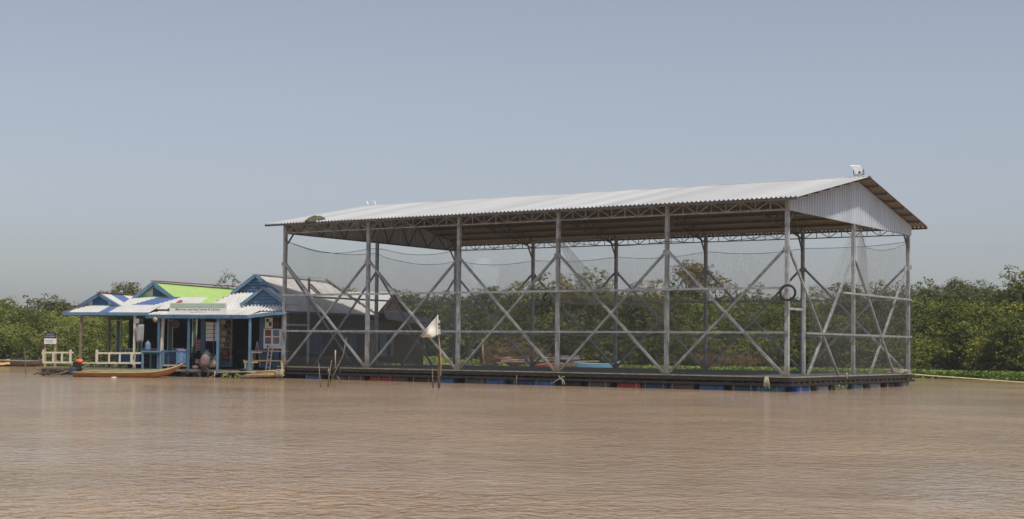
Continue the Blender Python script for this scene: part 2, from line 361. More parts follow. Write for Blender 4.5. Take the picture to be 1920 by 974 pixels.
# deck
mb = MB(); mb.box((X1 / 2, W_ / 2, DK - 0.035), (X1 / 2 + 0.12, 0, 0), (0, W_ / 2 + 0.12, 0), (0, 0, 0.035)); mb.build('deck', deckmat, root)
for k, (a, b, ex) in enumerate((((-0.2, -0.17, 0), (X1 + 0.25, -0.17, 0), 0), ((-0.2, W_ + 0.17, 0), (X1 + 0.25, W_ + 0.17, 0), 0), ((X1 + 0.19, -0.11, 0), (X1 + 0.19, W_ + 0.11, 0), 0), ((-0.19, -0.11, 0), (-0.19, W_ + 0.11, 0), 0))):
    mb = MB(); mb.bar((a[0], a[1], DK + 0.0), (b[0], b[1], DK + 0.01), 0.11, 0.05); mb.build('edge_board', edgewood, root)
    mb = MB()
    p = Vector(a); q = Vector(b); d = (q - p).normalized(); sdv = Vector((d.y, -d.x, 0)) * (0.04 if k in (0, 3) else -0.04)
    off = Vector((0, -0.02, 0)) if k == 0 else Vector((0.02, 0, 0)) if k == 2 else Vector((0, 0.02, 0)) if k == 1 else Vector((-0.02, 0, 0))
    mb.bar(p + off + Vector((0, 0, 0.455)), q + off + Vector((0, 0, 0.455)), 0.08, 0.13); mb.build('rim_beam', roofwood, root)
    mb = MB(); mb.bar(p + off + Vector((0, 0, 0.265)), q + off + Vector((0, 0, 0.265)), 0.09, 0.10); mb.build('lower_beam', roofwood, root)
n = 46
for i in range(n):
    x = 0.1 + i * (X1 - 0.2) / (n - 1)
    mb = MB(); mb.box((x, W_ / 2, 0.352), (0.055, 0, 0), (0, W_ / 2 + 0.10, 0), (0, 0, 0.036)); mb.build('joist', roofwood, root)
for i in range(26):
    y = 0.1 + i * (W_ - 0.2) / 25
    mb = MB(); mb.box((X1 + 0.17, y, 0.352), (0.05, 0, 0), (0, 0.055, 0), (0, 0, 0.035)); mb.build('spacer_block', oldwood, root)
# floats
drumcols = {'b': (0.05, 0.16, 0.38), 'd': (0.035, 0.07, 0.16), 'g': (0.12, 0.105, 0.10), 'n': (0.13, 0.085, 0.06), 'r': (0.38, 0.045, 0.04), 'w': (0.22, 0.27, 0.32), 'v': (0.02, 0.14, 0.55), 'k': (0.02, 0.02, 0.022), 't': (0.07, 0.20, 0.30)}
dm = {k: mat('drum_' + k, v, 0.45, 0, 0.35, 3, stain=(0.12, 0.09, 0.065), stain_amt=0.75, stain_scale=1.6) for k, v in drumcols.items()}
dlab = {'b': 'blue plastic drum', 'd': 'dark blue drum', 'g': 'grey drum', 'n': 'brown muddy drum', 'r': 'red drum', 'w': 'pale grey-blue drum', 'v': 'bright blue drum', 'k': 'black drum', 't': 'teal blue drum'}
def drum(p0, p1, c, rope=True, r=0.27):
    p0 = V3(p0); p1 = V3(p1); Ld = (p1 - p0).length
    prof = [(r * 0.85, 0), (r, 0.03)]
    k = 5
    for i in range(1, k):
        h = Ld * i / k; prof += [(r, h - 0.03), (r + 0.012, h), (r, h + 0.03)]
    prof += [(r, Ld - 0.03), (r * 0.85, Ld)]
    o = MB().lathe(prof, 20, p0, p1 - p0).build('float_drum', dm[c], root, True)
    if c in 'rvw': o['label'] = dlab[c]
    if rope:
        d = (p1 - p0).normalized(); sdv = d.cross(Vector((0, 0, 1)))
        for f_ in (0.15, 0.85):
            if random.random() < 0.25: continue
            c0 = p0 + d * (Ld * f_)
            pts = [c0 + sdv * (0.28 * math.cos(t)) + Vector((0, 0, 0.283 * math.sin(t))) for t in [x * math.pi / 8 for x in range(0, 9)]]
            out = sdv if sdv.dot(Vector((0.3, -1, 0))) > 0 else -sdv
            pts2 = [c0 + out * 0.285 + Vector((0, 0, -0.08)), c0 + out * 0.292 + Vector((0, 0, 0.08)), c0 + out * 0.29 + Vector((0.02, 0, 0.24))]
            b_ = MB(); b_.tube(pts, 0.013, 5); b_.tube(pts2, 0.014, 5); b_.build('rope_tie', ropem, o)
def fx(px): return onplane(px, 715, (0, 1, 0), (0, 0.02, 0))[0]
def ry(px): return onplane(px, 722, (1, 0, 0), (X1 + 0.02, 0, 0))[1]
for a, b, c in [(573, 603, 'b'), (624, 651, 'g'), (652, 684, 'n'), (694, 716, 'r'), (716, 737, 'r'), (738, 765, 'n'), (772, 812, 'k'), (816, 852, 'b'), (872, 911, 'g'), (912, 948, 'b'), (961, 1001, 'd'), (1002, 1042, 'b'), (1050, 1090, 'k'), (1102, 1144, 'g'), (1158, 1202, 'r'), (1205, 1253, 'd'), (1256, 1302, 'g'), (1312, 1358, 'b'), (1371, 1417, 'd'), (1418, 1466, 't')]:
    drum((fx(a), 0.20, 0.045), (fx(b), 0.20, 0.045), c)
for a, b, c in [(1491, 1515, 'v'), (1528, 1548, 'w'), (1563, 1583, 'w'), (1595, 1613, 't'), (1628, 1646, 'w'), (1656, 1672, 'k'), (1687, 1700, 'w')]:
    drum((X1 - 0.12, ry(a), 0.045), (X1 - 0.12, ry(b), 0.045), c)
for i in range(14):      # back and middle floats, seen between the front ones and from the side
    drum((0.6 + i * 1.85, W_ - 0.3, 0.045), (1.5 + i * 1.85, W_ - 0.3, 0.045), random.choice('bdgk'), False)
for i in range(9): drum((0.15, 0.9 + i * 1.5, 0.045), (0.15, 1.8 + i * 1.5, 0.045), random.choice('bdgk'), False)
# posts
def post(x, y, z1, w_=0.15, z0=DK, m_=galv):
    b_ = MB(); b_.box((x, y, (z0 + z1) / 2), (w_ / 2, 0, 0), (0, w_ / 2, 0), (0, 0, (z1 - z0) / 2))
    if z1 > 6: b_.box((x, y, z0 + 0.012), (0.16, 0, 0), (0, 0.16, 0), (0, 0, 0.012))
    return b_.build('post', m_, root)
for k in range(6):
    o = post(k * L, 0, 7.40)
    if k == 5: o['label'] = 'corner post with rust stained foot'
    post(k * L, W_, 7.40, m_=galv)
post(0, W_ / 2, 7.05, 0.14); post(X1, W_ / 2, 7.05, 0.14)
post(X1, 1.65, 4.1, 0.11); post(0, 1.75, 4.95, 0.09)
# braces
def brace(p0, p1, w_=0.10, m_=galv): MB().bar(p0, p1, w_, w_ * 0.9).build('brace', m_, root)
ZK = DK + 5.0
for yy, dy in ((0, -0.045), (W_, 0.045)):
    for k in range(5):
        brace((k * L + 0.09, yy + dy, ZK), ((k + 1) * L - 0.09, yy + dy, DK + 0.06)); brace((k * L + 0.09, yy - dy, DK + 0.06), ((k + 1) * L - 0.09, yy - dy, ZK))
for xx, dx in ((X1, 0.045), (0, -0.045)):
    brace((xx + dx, 0.05, ZK), (xx + dx, 5.25, DK + 0.02), 0.09); brace((xx - dx, 2.15, DK + 0.02), (xx - dx, W_ / 2 - 0.05, ZK), 0.09)
    brace((xx + dx, W_ / 2 + 0.05, ZK), (xx + dx, 12.04, DK + 0.02), 0.09); brace((xx - dx, 9.2, DK + 0.02), (xx - dx, W_ - 0.05, ZK), 0.09)
for yy, dy in ((0, -0.082), (W_, 0.082)):
    for k in range(6):
        for zc in (ZK - 0.02, DK + 0.16):
            MB().box((k * L, yy + dy, zc), (0.15, 0, 0), (0, 0.005, 0), (0, 0, 0.10)).build('gusset_plate', galv, root)
# door lintels, knee braces
for xx, y1, zl in ((X1, 1.6, 3.22), (0, 1.7, 2.6)):
    MB().bar((xx, 0.075, zl), (xx, y1 - 0.06, zl), 0.09, 0.09).build('door_lintel', galv, root)
for k in range(6):
    for y0, s_ in ((0, 1), (W_, -1)):
        MB().bar((k * L, y0 + s_ * 0.07, 6.45), (k * L, y0 + s_ * 0.62, HB + (0.05 if k in (0, 5) else 0.22)), 0.06, 0.06).build('knee_brace', galvd, root)
# rails
ZU, ZL = DK + 3.46, DK + 1.73
def rail(p0, p1, w_=0.085, m_=galv): MB().bar(p0, p1, w_, w_).build('rail', m_, root)
for yy, s_ in ((-0.125, 1), (W_ + 0.125, -1)):
    rail((-0.05, yy, ZU), (X1 + 0.05, yy, ZU)); rail((-0.05, yy, ZL), (X1 + 0.12, yy, ZL))
rail((X1 + 0.125, 5.5, ZU + 0.02), (X1 + 0.125, W_ + 0.08, ZU), 0.08); rail((X1 + 0.125, 1.6, ZL), (X1 + 0.125, W_ + 0.08, ZL), 0.08)
rail((-0.125, 1.7, ZU), (-0.125, W_ + 0.05, ZU)); rail((-0.125, 1.7, ZL), (-0.125, W_ + 0.05, ZL))
# edge trusses
def truss(p0, p1, q0, q1, nseg, name, cm, vert=True, r0=0.05, r1=0.032, first=0):
    p0, p1, q0, q1 = map(V3, (p0, p1, q0, q1)); b_ = MB(); b_.bar(p0, p1, r0, r0); b_.bar(q0, q1, r0, r0)
    for i in range(nseg + 1):
        t = i / nseg; a = p0.lerp(p1, t); b = q0.lerp(q1, t)
        if vert and 0 < i < nseg: b_.bar(a, b, r1, r1)
        if i < nseg:
            t2 = (i + 1) / nseg
            if (i + first) % 2: b_.bar(a, q0.lerp(q1, t2), r1, r1)
            else: b_.bar(b, p0.lerp(p1, t2), r1, r1)
    return b_.build(name, cm, root)
for yy in (0.0, W_):
    for k in range(5):
        truss((k * L + 0.08, yy, HB), ((k + 1) * L - 0.08, yy, HB), (k * L + 0.08, yy, 7.45), ((k + 1) * L - 0.08, yy, 7.45), 8, 'eave_truss', galv, first=1)
for k in range(6):
    x = k * L
    for y0, s_ in ((0, 1), (W_, -1)):
        ym = W_ / 2
        if k in (0, 5):
            xi = x + (0.0)
            truss((xi, y0 + s_ * 0.08, HB + 0.0), (xi, ym - s_ * 0.08, HB + 0.0), (xi, y0 + s_ * 0.08, 7.50), (xi, ym - s_ * 0.08, RZ - 0.14), 8, 'gable_truss', galvd, False)
        else:
            truss((x, y0 + s_ * 0.08, HB), (x, ym - s_ * 0.02, RZ - 0.75), (x, y0 + s_ * 0.08, 7.50), (x, ym - s_ * 0.02, RZ - 0.12), 9, 'rafter_truss', galvd)
for s_ in (0, 1):
    for i in range(8):
        t = i / 7 * 0.985; y = -OY + 0.06 + t * (W_ / 2 + OY - 0.06); z = roofz(y) - 0.055
        yy = y if s_ == 0 else W_ - y
        MB().bar((-OX + 0.04, yy, z), (X1 + OX - 0.04, yy, z), 0.05, 0.09).build('purlin', galvd, root)
# roof
for s_ in (0, 1):
    yy = (lambda y: y) if s_ == 0 else (lambda y: W_ - y)
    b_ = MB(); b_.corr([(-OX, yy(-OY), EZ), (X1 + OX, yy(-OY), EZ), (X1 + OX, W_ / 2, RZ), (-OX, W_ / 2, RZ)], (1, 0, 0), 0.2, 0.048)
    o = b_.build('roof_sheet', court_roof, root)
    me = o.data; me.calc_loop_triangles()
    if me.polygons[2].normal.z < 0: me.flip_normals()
b_ = MB()
for s_ in (1, -1): b_.box((X1 / 2, W_ / 2 + s_ * 0.12, RZ + 0.05 - 0.024), (X1 / 2 + OX, 0, 0), (0, 0.12, -0.024 * s_), (0, 0, 0.004))
b_.build('ridge_cap', court_roof, root)
for xx, s_, m_ in ((X1 + 0.06, 1, panelm), (-0.06, -1, panelm)):
    b_ = MB(); b_.corr([(xx, -0.1, HB - 0.03), (xx, W_ + 0.1, HB - 0.03), (xx, W_ + 0.1, roofz(W_ + 0.1) - 0.10), (xx, W_ / 2, RZ - 0.10), (xx, -0.1, roofz(-0.1) - 0.10)], (0, 1, 0), 0.27, 0.09 * s_, flip=False)
    b_.build('gable_panel', m_, root)
# chain link panels
def prism(b_, a, c, r, nrm):
    a = V3(a); c = V3(c); d = (c - a).normalized(); n1 = V3(nrm); s1 = d.cross(n1).normalized(); n0 = len(b_.v)
    for p in (a, c):
        for q in (n1 * r, -n1 * 0.5 * r + s1 * 0.87 * r, -n1 * 0.5 * r - s1 * 0.87 * r): b_.v.append(p + q)
    for j in range(3): b_.face((n0 + j, n0 + (j + 1) % 3, n0 + 3 + (j + 1) % 3, n0 + 3 + j))
def chainlink(o, dirv, length, z0, z1, nrm, st=0.105, r=0.0022):
    o = V3(o); dirv = V3(dirv); H = z1 - z0; b_ = MB(); sg = 3
    for sgn in (1, -1):
        c = -H
        while c < length:
            # line: a = c + t, z = t (sgn 1) / H - t (sgn -1)
            t0 = max(0, -c); t1 = min(H, length - c)
            if t1 > t0 + 0.02:
                for i in range(sg):
                    ta = t0 + (t1 - t0) * i / sg; tb = t0 + (t1 - t0) * (i + 1) / sg
                    za, zb_ = (ta, tb) if sgn == 1 else (H - ta, H - tb)
                    prism(b_, o + dirv * (c + ta) + Vector((0, 0, z0 + za)), o + dirv * (c + tb) + Vector((0, 0, z0 + zb_)), r, nrm)
            c += st
    return b_.build('wire_mesh', wire, root)
Z0 = DK + 0.04
chainlink((0, -0.182, 0), (1, 0, 0), X1 + 0.1, Z0, ZU + 0.04, (0, -1, 0))
chainlink((0, W_ + 0.182, 0), (1, 0, 0), X1, Z0, ZU, (0, 1, 0))
chainlink((X1 + 0.182, 1.7, 0), (0, 1, 0), W_ - 1.7, Z0, ZU, (1, 0, 0))
chainlink((-0.182, 1.8, 0), (0, 1, 0), W_ - 1.8, Z0, ZU, (1, 0, 0))
# thread nets with sagging top ropes
def netpanel(Pf, na, nb_, r, m_, name, rope=True, skip=None):
    """Pf(a,b) with a,b in 0..1 -> point; threads are thin flat ribbons lying in the net"""
    b_ = MB(); G = [[V3(Pf(i / na, j / nb_)) for j in range(nb_ + 1)] for i in range(na + 1)]
    for i in range(na + 1):
        st = max(1, nb_ // 6); j = 0
        while j < nb_:
            k = min(nb_, j + st); a, c = G[i][j], G[i][k]
            sdv = (G[min(i + 1, na)][j] - G[max(i - 1, 0)][j]).normalized() * r
            if not (skip and skip(i / na, (j + k) / 2 / nb_)): b_.quad(a - sdv, a + sdv, c + sdv, c - sdv)
            j = k
    for j in range(nb_ + 1):
        st = max(1, na // 60); i = 0
        while i < na:
            k = min(na, i + st); a, c = G[i][j], G[k][j]; sdv = Vector((0, 0, r))
            if not (skip and skip((i + k) / 2 / na, j / nb_)): b_.quad(a - sdv, c - sdv, c + sdv, a + sdv)
            i = k
    o = b_.build(name, m_, root)
    if rope:
        MB().tube([G[i][nb_] for i in range(0, na + 1, max(1, na // 40))], 0.012, 4).build('net_rope', foldm, root)
    return o
def lin(tbl, x):
    for (a, A), (b, B) in zip(tbl, tbl[1:]):
        if a <= x <= b: return A + (B - A) * (x - a) / (b - a)
    return tbl[-1][1]
def smooth_top(keys):   # keys: list of (a, z, sag to the next)
    def f(x):
        for (a, A, s_), (b, B, _) in zip(keys, keys[1:]):
            if a <= x <= b:
                t = (x - a) / (b - a); return A + (B - A) * t - 4 * s_ * t * (1 - t)
        return keys[-1][1]
    return f
ft = smooth_top([(0, 6.75, 0.42), (L, 6.15, 0.05), (L + 0.6, 6.2, 0.3), (2 * L, 5.95, 0.1), (3 * L, 6.25, 0.25), (4 * L, 6.0, 0.2), (5 * L, 6.2, 0.1)])
netpanel(lambda a, b: (a * X1 + 0.04 * math.sin(a * 90 + b * 3), -0.10 + 0.04 * math.sin(a * 40) * (b), ZU + b * (ft(a * X1) - ZU)), 420, 38, 0.0022, netm, 'thread_net',
         skip=lambda a, b: ((a * X1 - 11.9) / 0.8) ** 2 + ((b - 0.45) / 0.28 + 0.4 * math.sin(a * 150)) ** 2 < 1)
bt = smooth_top([(0, 6.5, 0.25), (L, 6.4, 0.15), (2 * L, 6.45, 0.2), (3 * L, 6.6, 0.2), (4 * L, 6.6, 0.1), (5 * L, 6.75, 0)])
netpanel(lambda a, b: (a * X1, W_ + 0.10 + 0.05 * math.sin(a * 35) * b, ZU + b * (bt(a * X1) - ZU)), 420, 38, 0.0018, netm, 'thread_net')
rt = smooth_top([(W_ / 2 + 0.2, 6.95, 0.05), (W_ / 2 + 1.4, 6.1, 0.25), (W_, 6.8, 0)])
netpanel(lambda a, b: (X1 + 0.10 + 0.05 * math.sin(a * 30) * b, W_ / 2 + 0.2 + a * (W_ / 2 - 0.2), ZU + b * (rt(W_ / 2 + 0.2 + a * (W_ / 2 - 0.2)) - ZU)), 130, 40, 0.0026, netm, 'thread_net')
lt = smooth_top([(0, 6.7, 0.3), (W_ / 2, 6.5, 0.35), (W_, 6.45, 0)])
netpanel(lambda a, b: (-0.10 + 0.05 * math.sin(a * 30) * b, a * W_, ZU + b * (lt(a * W_) - ZU)), 230, 40, 0.002, netm, 'thread_net')
# gathered curtains and folds of loose net
def fold(A, B, C_, D_, na, nb_, wob, name='net_fold', r=0.0016, nrm=(0, -1, 0), m_=None):
    A, B, C_, D_ = map(V3, (A, B, C_, D_)); nv = V3(nrm)
    netpanel(lambda a, b: (A.lerp(B, a)).lerp(D_.lerp(C_, a), b) + nv * (wob * math.sin(a * 26 + b * 4)) + Vector((0, 0, wob * 0.8 * math.sin(a * 17 + 1))), na, nb_, r, m_ or foldm, name, rope=False)
gy = W_ / 2
fold((X1 + 0.16, 3.4, 4.05), (X1 + 0.16, 6.6, 4.25), (X1 + 0.16, gy - 0.02, 6.9), (X1 + 0.16, gy - 0.3, 6.9), 60, 46, 0.05, nrm=(1, 0, 0), m_=netm)
fold((X1 + 0.17, 1.7, 3.6), (X1 + 0.17, 5.6, 3.7), (X1 + 0.17, 5.6, 4.25), (X1 + 0.17, 1.7, 4.15), 150, 20, 0.07, nrm=(1, 0, 0))
fold((X1 + 0.17, gy + 0.1, 4.1), (X1 + 0.17, gy + 1.5, 4.1), (X1 + 0.17, gy + 0.9, 6.5), (X1 + 0.17, gy + 0.1, 6.9), 50, 46, 0.06, nrm=(1, 0, 0), m_=netm)
fold((3 * L + 0.2, -0.2, 3.5), (4 * L, -0.2, 3.2), (4 * L, -0.2, 4.05), (3 * L + 0.2, -0.2, 4.05), 200, 26, 0.05)
fold((4 * L - 0.9, -0.2, 2.35), (4 * L - 0.05, -0.2, 2.3), (4 * L - 0.02, -0.2, 3.6), (4 * L - 0.35, -0.2, 3.6), 60, 44, 0.04)
fold((3 * L + 1.2, -0.2, 4.0), (3 * L + 2.6, -0.2, 4.0), (3 * L + 0.3, -0.2, 6.2), (3 * L + 0.08, -0.2, 6.25), 60, 60, 0.04, m_=netm)
fold((2.0, W_ - 0.1, 2.3), (2.5, W_ - 0.1, 2.2), (1.6, W_ - 0.1, 4.2), (1.2, W_ - 0.1, 4.2), 30, 40, 0.03)
# floodlight on the ridge, small brackets on the far ridge end
b_ = MB(); P = V3((26.38, W_ / 2, RZ + 0.05))
b_.bar(P + Vector((-0.2, 0, 0.05)), P + Vector((0.25, 0, 0.05)), 0.04, 0.03); b_.bar(P + Vector((-0.2, 0, 0.05)), P + Vector((-0.22, 0, 0.3)), 0.03, 0.03); b_.bar(P + Vector((0.25, 0, 0.05)), P + Vector((0.22, 0, 0.3)), 0.03, 0.03)
fl = b_.build('floodlight', galvd, root); fl['label'] = 'white floodlight tilted upward on the ridge'
b_ = MB(); c = P + Vector((-0.02, 0.0, 0.27)); ax, ay, az = Vector((0.22, 0.10, -0.02)), Vector((-0.03, 0.05, 0.02)), Vector((-0.09, -0.05, 0.18))
b_.hexa([c - ax * .7 - ay - az * .9, c + ax * .8 - ay - az * .9, c + ax * .8 + ay - az * .9, c - ax * .7 + ay - az * .9, c - ax * .9 - ay + az, c + ax * .85 - ay + az * 1.05, c + ax * .85 + ay + az * 1.05, c - ax * .9 + ay + az])
b_.build('lamp_housing', whitem, fl)
MB().lathe([(.03, 0), (.05, .02), (.05, .07)], 8, c - az * .55 - ay, Vector((0.3, -1, 0))).build('knob', blackm, fl)
b_ = MB()
for x0, dx in ((-0.62, -0.14), (-0.18, -0.04)):
    b_.bar((x0, W_ / 2, RZ + 0.0), (x0 + dx, W_ / 2, RZ + 0.26), 0.07, 0.02)
b_.bar((-0.66, W_ / 2 - .05, RZ + 0.06), (-0.1, W_ / 2 - .05, RZ + 0.05), 0.04, 0.02)
o = b_.build('ridge_bracket', whitem, root); o['label'] = 'pair of small white prongs on the far ridge end'
# things of the court
def tyre(name, c, nrm, R_, r_, label, group=None):
    c = V3(c); nv = V3(nrm).normalized(); a = nv.orthogonal().normalized(); b = nv.cross(a); b_ = MB(); n_ = 28; m_ = 8; base = 0
    for i in range(n_):
        t = 2 * math.pi * i / n_; rd = a * math.cos(t) + b * math.sin(t)
        for j in range(m_):
            s_ = 2 * math.pi * (j + .5) / m_; b_.v.append(c + rd * (R_ + r_ * 0.85 * math.cos(s_)) + nv * (r_ * math.sin(s_)))
    for i in range(n_):
        for j in range(m_): b_.face((i * m_ + j, i * m_ + (j + 1) % m_, ((i + 1) % n_) * m_ + (j + 1) % m_, ((i + 1) % n_) * m_ + j))
    return tag(b_.build(name, rubber, None, True), label, 'tyre', group)
p = onplane(1477, 549, (0, 1, 0), (0, -0.30, 0)); tyre('tyre', p, (0.35, -1, 0.05), 0.285, 0.06, 'thin black tyre hung over the front rail at the right corner post')
p = onplane(1026, 562, (0, 1, 0), (0, -0.28, 0)); tyre('tyre', p, (-0.3, -1, 0.05), 0.27, 0.055, 'worn tyre hung on the mesh just left of the fourth front post')
b_ = MB(); o0 = onplane(587, 414, (0, 1, 0), (0, -0.55, 0)); cx0 = V3(o0)
b_.lathe([(0.50, -0.02), (0.46, 0.08), (0.30, 0.19), (0.12, 0.24), (0.0, 0.25)], 12, (cx0.x, -0.40, roofz(-0.4) + 0.01), (0, -0.2, 1))
for v in b_.v: v += Vector((random.uniform(-.05, .05), random.uniform(-.05, .05), random.uniform(-.02, .03)))
tag(b_.build('rag_heap', mossy, None, True), 'mossy heap of old cloth lying on the white roof edge near its left end', 'rag')
def coil(name, c, R_, m_, label, n=4, r=0.022, up=0.25):
    b_ = MB(); pts = []
    for i in range(n * 16):
        t = i / 16 * 2 * math.pi; rr = R_ * (1 + 0.25 * math.sin(t * 0.7 + i))
        pts.append((c[0] + rr * math.cos(t), c[1] + rr * math.sin(t), c[2] + 0.03 + up * abs(math.sin(t * .37)) * random.uniform(.5, 1)))
    b_.tube(pts, r, 5); return tag(b_.build(name, m_, None, True), label, 'rope')
coil('rope_coil', (X1 - 0.15, W_ - 1.1, DK), 0.5, ropem, 'loose coil of pale rope on the deck corner at the far right post')
b_ = MB(); q = V3(onplane(1437, 716, (0, 1, 0), (0, -0.32, 0)))
for i in range(9):
    dx = random.uniform(-.12, .12); b_.tube([q + Vector((dx * .5, 0, .2)), q + Vector((dx, -.03, 0.0)), q + Vector((dx * 1.4, -.02, -.22 + random.uniform(-.05, .05)))], 0.022, 5)
tag(b_.build('rope_tassel', ropem, None, True), 'frayed bunch of cream rope hanging over the teal drum', 'rope')
b_ = MB(); q = V3(onplane(1050, 712, (0, 1, 0), (0, -0.3, 0)))
b_.tube([q + Vector((-.38, -.1, -.2)), q + Vector((-.1, 0, .0)), q + Vector((0.1, 0, .1)), q + Vector((.22, 0, .13))], 0.018, 5)
b_.tube([q + Vector((-.06, 0, .16)), q + Vector((0, 0, .05)), q + Vector((.16, 0, .0)), q + Vector((.3, -.1, -.2))], 0.018, 5)
b_.tube([q + Vector((0, 0, .05)), q + Vector((.1, 0, -.02)), q + Vector((.2, -.1, -.2))], 0.016, 5)
tag(b_.build('knotted_rope', ropem, None, True), 'knotted cream rope trailing into the water under the fourth front post', 'rope')
for px, py, lb in ((1587, 705, 'scrap of pale rope knotted on the deck edge left of the right side middle post'), (616, 697, 'white rope end tied round the pale end of the first blue drum')):
    q = V3(onplane(px, py, (1, 0, 0), (X1 + .26, 0, 0)) if px > 1500 else onplane(px, py, (0, 1, 0), (0, -.3, 0))); b_ = MB()
    b_.tube([q + Vector((0, 0, .12)), q + Vector((.03, -.02, .04)), q + Vector((-.04, .02, -.02)), q + Vector((.03, .03, -.1))], 0.035, 6)
    tag(b_.build('rope_scrap', ropem, None, True), lb, 'rope')
# ---------------------------------------------------------------- poles and flag in front of the hall
barkp = mat('pole_wood', (0.20, 0.13, 0.09), 0.85, 0, 0.35, 8, bump=0.4)
def wp(px, D=None): return onplane(px, 728, (0, 0, 1), (0, 0, 0))
def stick(name, pts, rs, m_, label, cat='stake', group=None):
    return tag(MB().tube(pts, rs, 7).build(name, m_, None, True), label, cat, group)
D0 = 56.6
fr = empty('flag_pole', at(823, 728, D0), 'crooked wooden pole standing in the water, flying a torn white triangular flag', 'flag')
fr.location.z = 0
MB().tube([at(823, 735, D0), at(823, 700, D0), at(824, 676, D0), at(824, 662, D0)], [0.052, 0.052, 0.047, 0.03], 8).build('lower_pole', barkp, fr, True)
MB().tube([at(826, 705, D0 - .1), at(827, 680, D0 - .1), at(825, 655, D0 - .1), at(822, 625, D0 - .1), at(821, 591, D0 - .1)], [0.03, 0.028, 0.024, 0.02, 0.014], 7).build('pole', palewood, fr, True)
b_ = MB(); b_.tube([at(822.5, 672, D0 - .16), at(826, 669, D0 - .2), at(822.5, 667, D0 - .1)], 0.03, 6)
b_.build('binding', redp, fr, True)
flagm = mat('flag_cloth', (0.70, 0.65, 0.58), 0.9, 0, 0.15, 3)
b_ = MB(); nx, ny = 14, 10
for i in range(nx + 1):
    t = i / nx
    for j in range(ny + 1):
        s_ = j / ny
        top = (820.5 + (789 - 820.5) * t, 592 + (631 - 592) * (t ** 1.1)); bot = (820.5 + (793 - 820.5) * t, 628 + (636.5 - 628) * t + 3 * math.sin(t * 5))
        x = top[0] + (bot[0] - top[0]) * s_; y = top[1] + (bot[1] - top[1]) * s_
        b_.v.append(V3(at(x, y, D0 - 0.1 + 0.16 * math.sin(t * 7 + s_ * 2.2) * t + 0.1 * math.sin(s_ * 6) * t)))
for i in range(nx):
    for j in range(ny): b_.face((i * (ny + 1) + j, (i + 1) * (ny + 1) + j, (i + 1) * (ny + 1) + j + 1, i * (ny + 1) + j + 1))
o = b_.build('flag', flagm, fr, True); md = o.modifiers.new('t', 'SOLIDIFY'); md.thickness = 0.012
b_ = MB(); b_.tube([at(820.3, 591, D0 - .12), at(820.5, 628, D0 - .12)], 0.03, 6); b_.build('hem', whitem, fr)
b_ = MB()
for k in range(10):
    y0 = 601 + k * 2.6; y1 = y0 + 2.6; x1 = 824.2 + 1.2 * k / 9 + (0.8 if k % 3 == 0 else 0)
    b_.quad(at(821.3, y0, D0 - .13), at(x1, y0, D0 - .2), at(x1 + .2, y1, D0 - .2), at(821.3, y1, D0 - .13))
    if k % 3 != 1: b_.m[-1] = 1 if k in (2, 3, 5) else 0
o = b_.build('side_strip', [whitem, mat('green_cloth', (0.05, 0.22, 0.13), 0.9)], fr); o['label'] = 'narrow white and green strip behind the pole'
md = o.modifiers.new('t', 'SOLIDIFY'); md.thickness = 0.01
stick('stake', [at(812, 727, 56.8), at(811.5, 712, 56.8), at(810.5, 690, 56.8)], [.03, .03, .012], barkp, 'short dark stake just left of the flag pole, bound near its top')
stick('stake', [at(601.5, 727, 56.3), at(600, 712, 56.3), at(597.5, 680, 56.3)], [.022, .018, .012], oldwood, 'thin upright stick, leftmost of the sticks near the left hall corner')
stick('stake', [at(615, 727, 56.4), at(617, 705, 56.4), at(622, 675, 56.4)], [.028, .02, .012], oldwood, 'thin stick leaning right, second from the left of the group', 'stake')
stick('stake', [at(618, 718, 58), at(632, 690, 58), at(643, 667, 58), at(650, 634, 58)], [.024, .024, .022, .016], oldwood, 'long bamboo pole leaning right out of the water before the second bay')
stick('stake', [at(629.5, 690, 58), at(628.5, 672, 58), at(629, 657, 58)], [.026, .022, .028], ropem, 'pale rope wrapped peg standing above the small tyre')
stick('stake', [at(632, 706, 58), at(636, 712, 58), at(639, 719, 58)], [.02, .02, .03], oldwood, 'short slanting stick below the small tyre')
p = at(628, 697, 58.2); tyre('tyre', p, (0.5, -1, 0.0), 0.21, 0.05, 'small tyre hanging among the sticks beside the left part of the hall deck')
stick('stake', [at(968, 727, 62), at(968, 715, 62), at(969, 704, 62)], [.02, .02, .015], oldwood, 'single thin stick in front of the dark blue drums')
# long bamboo boom to the right
pa = onplane(1708, 702, (1, 0, 0), (X1 + .1, 0, 0)); pts = [V3(pa)]
for px, py, D in ((1760, 706, 72), (1832, 711, 74), (1925, 718, 74), (2060, 729, 72)): pts.append(V3(at(px, py, D)))
for p_ in pts[1:]: p_.z = max(p_.z, 0.06)
stick('bamboo_boom', pts, 0.03, mat('bamboo', (0.55, 0.50, 0.28), 0.6, 0, 0.2, 4), 'long pale bamboo boom stretching right from the hall corner low over the water', 'pole')
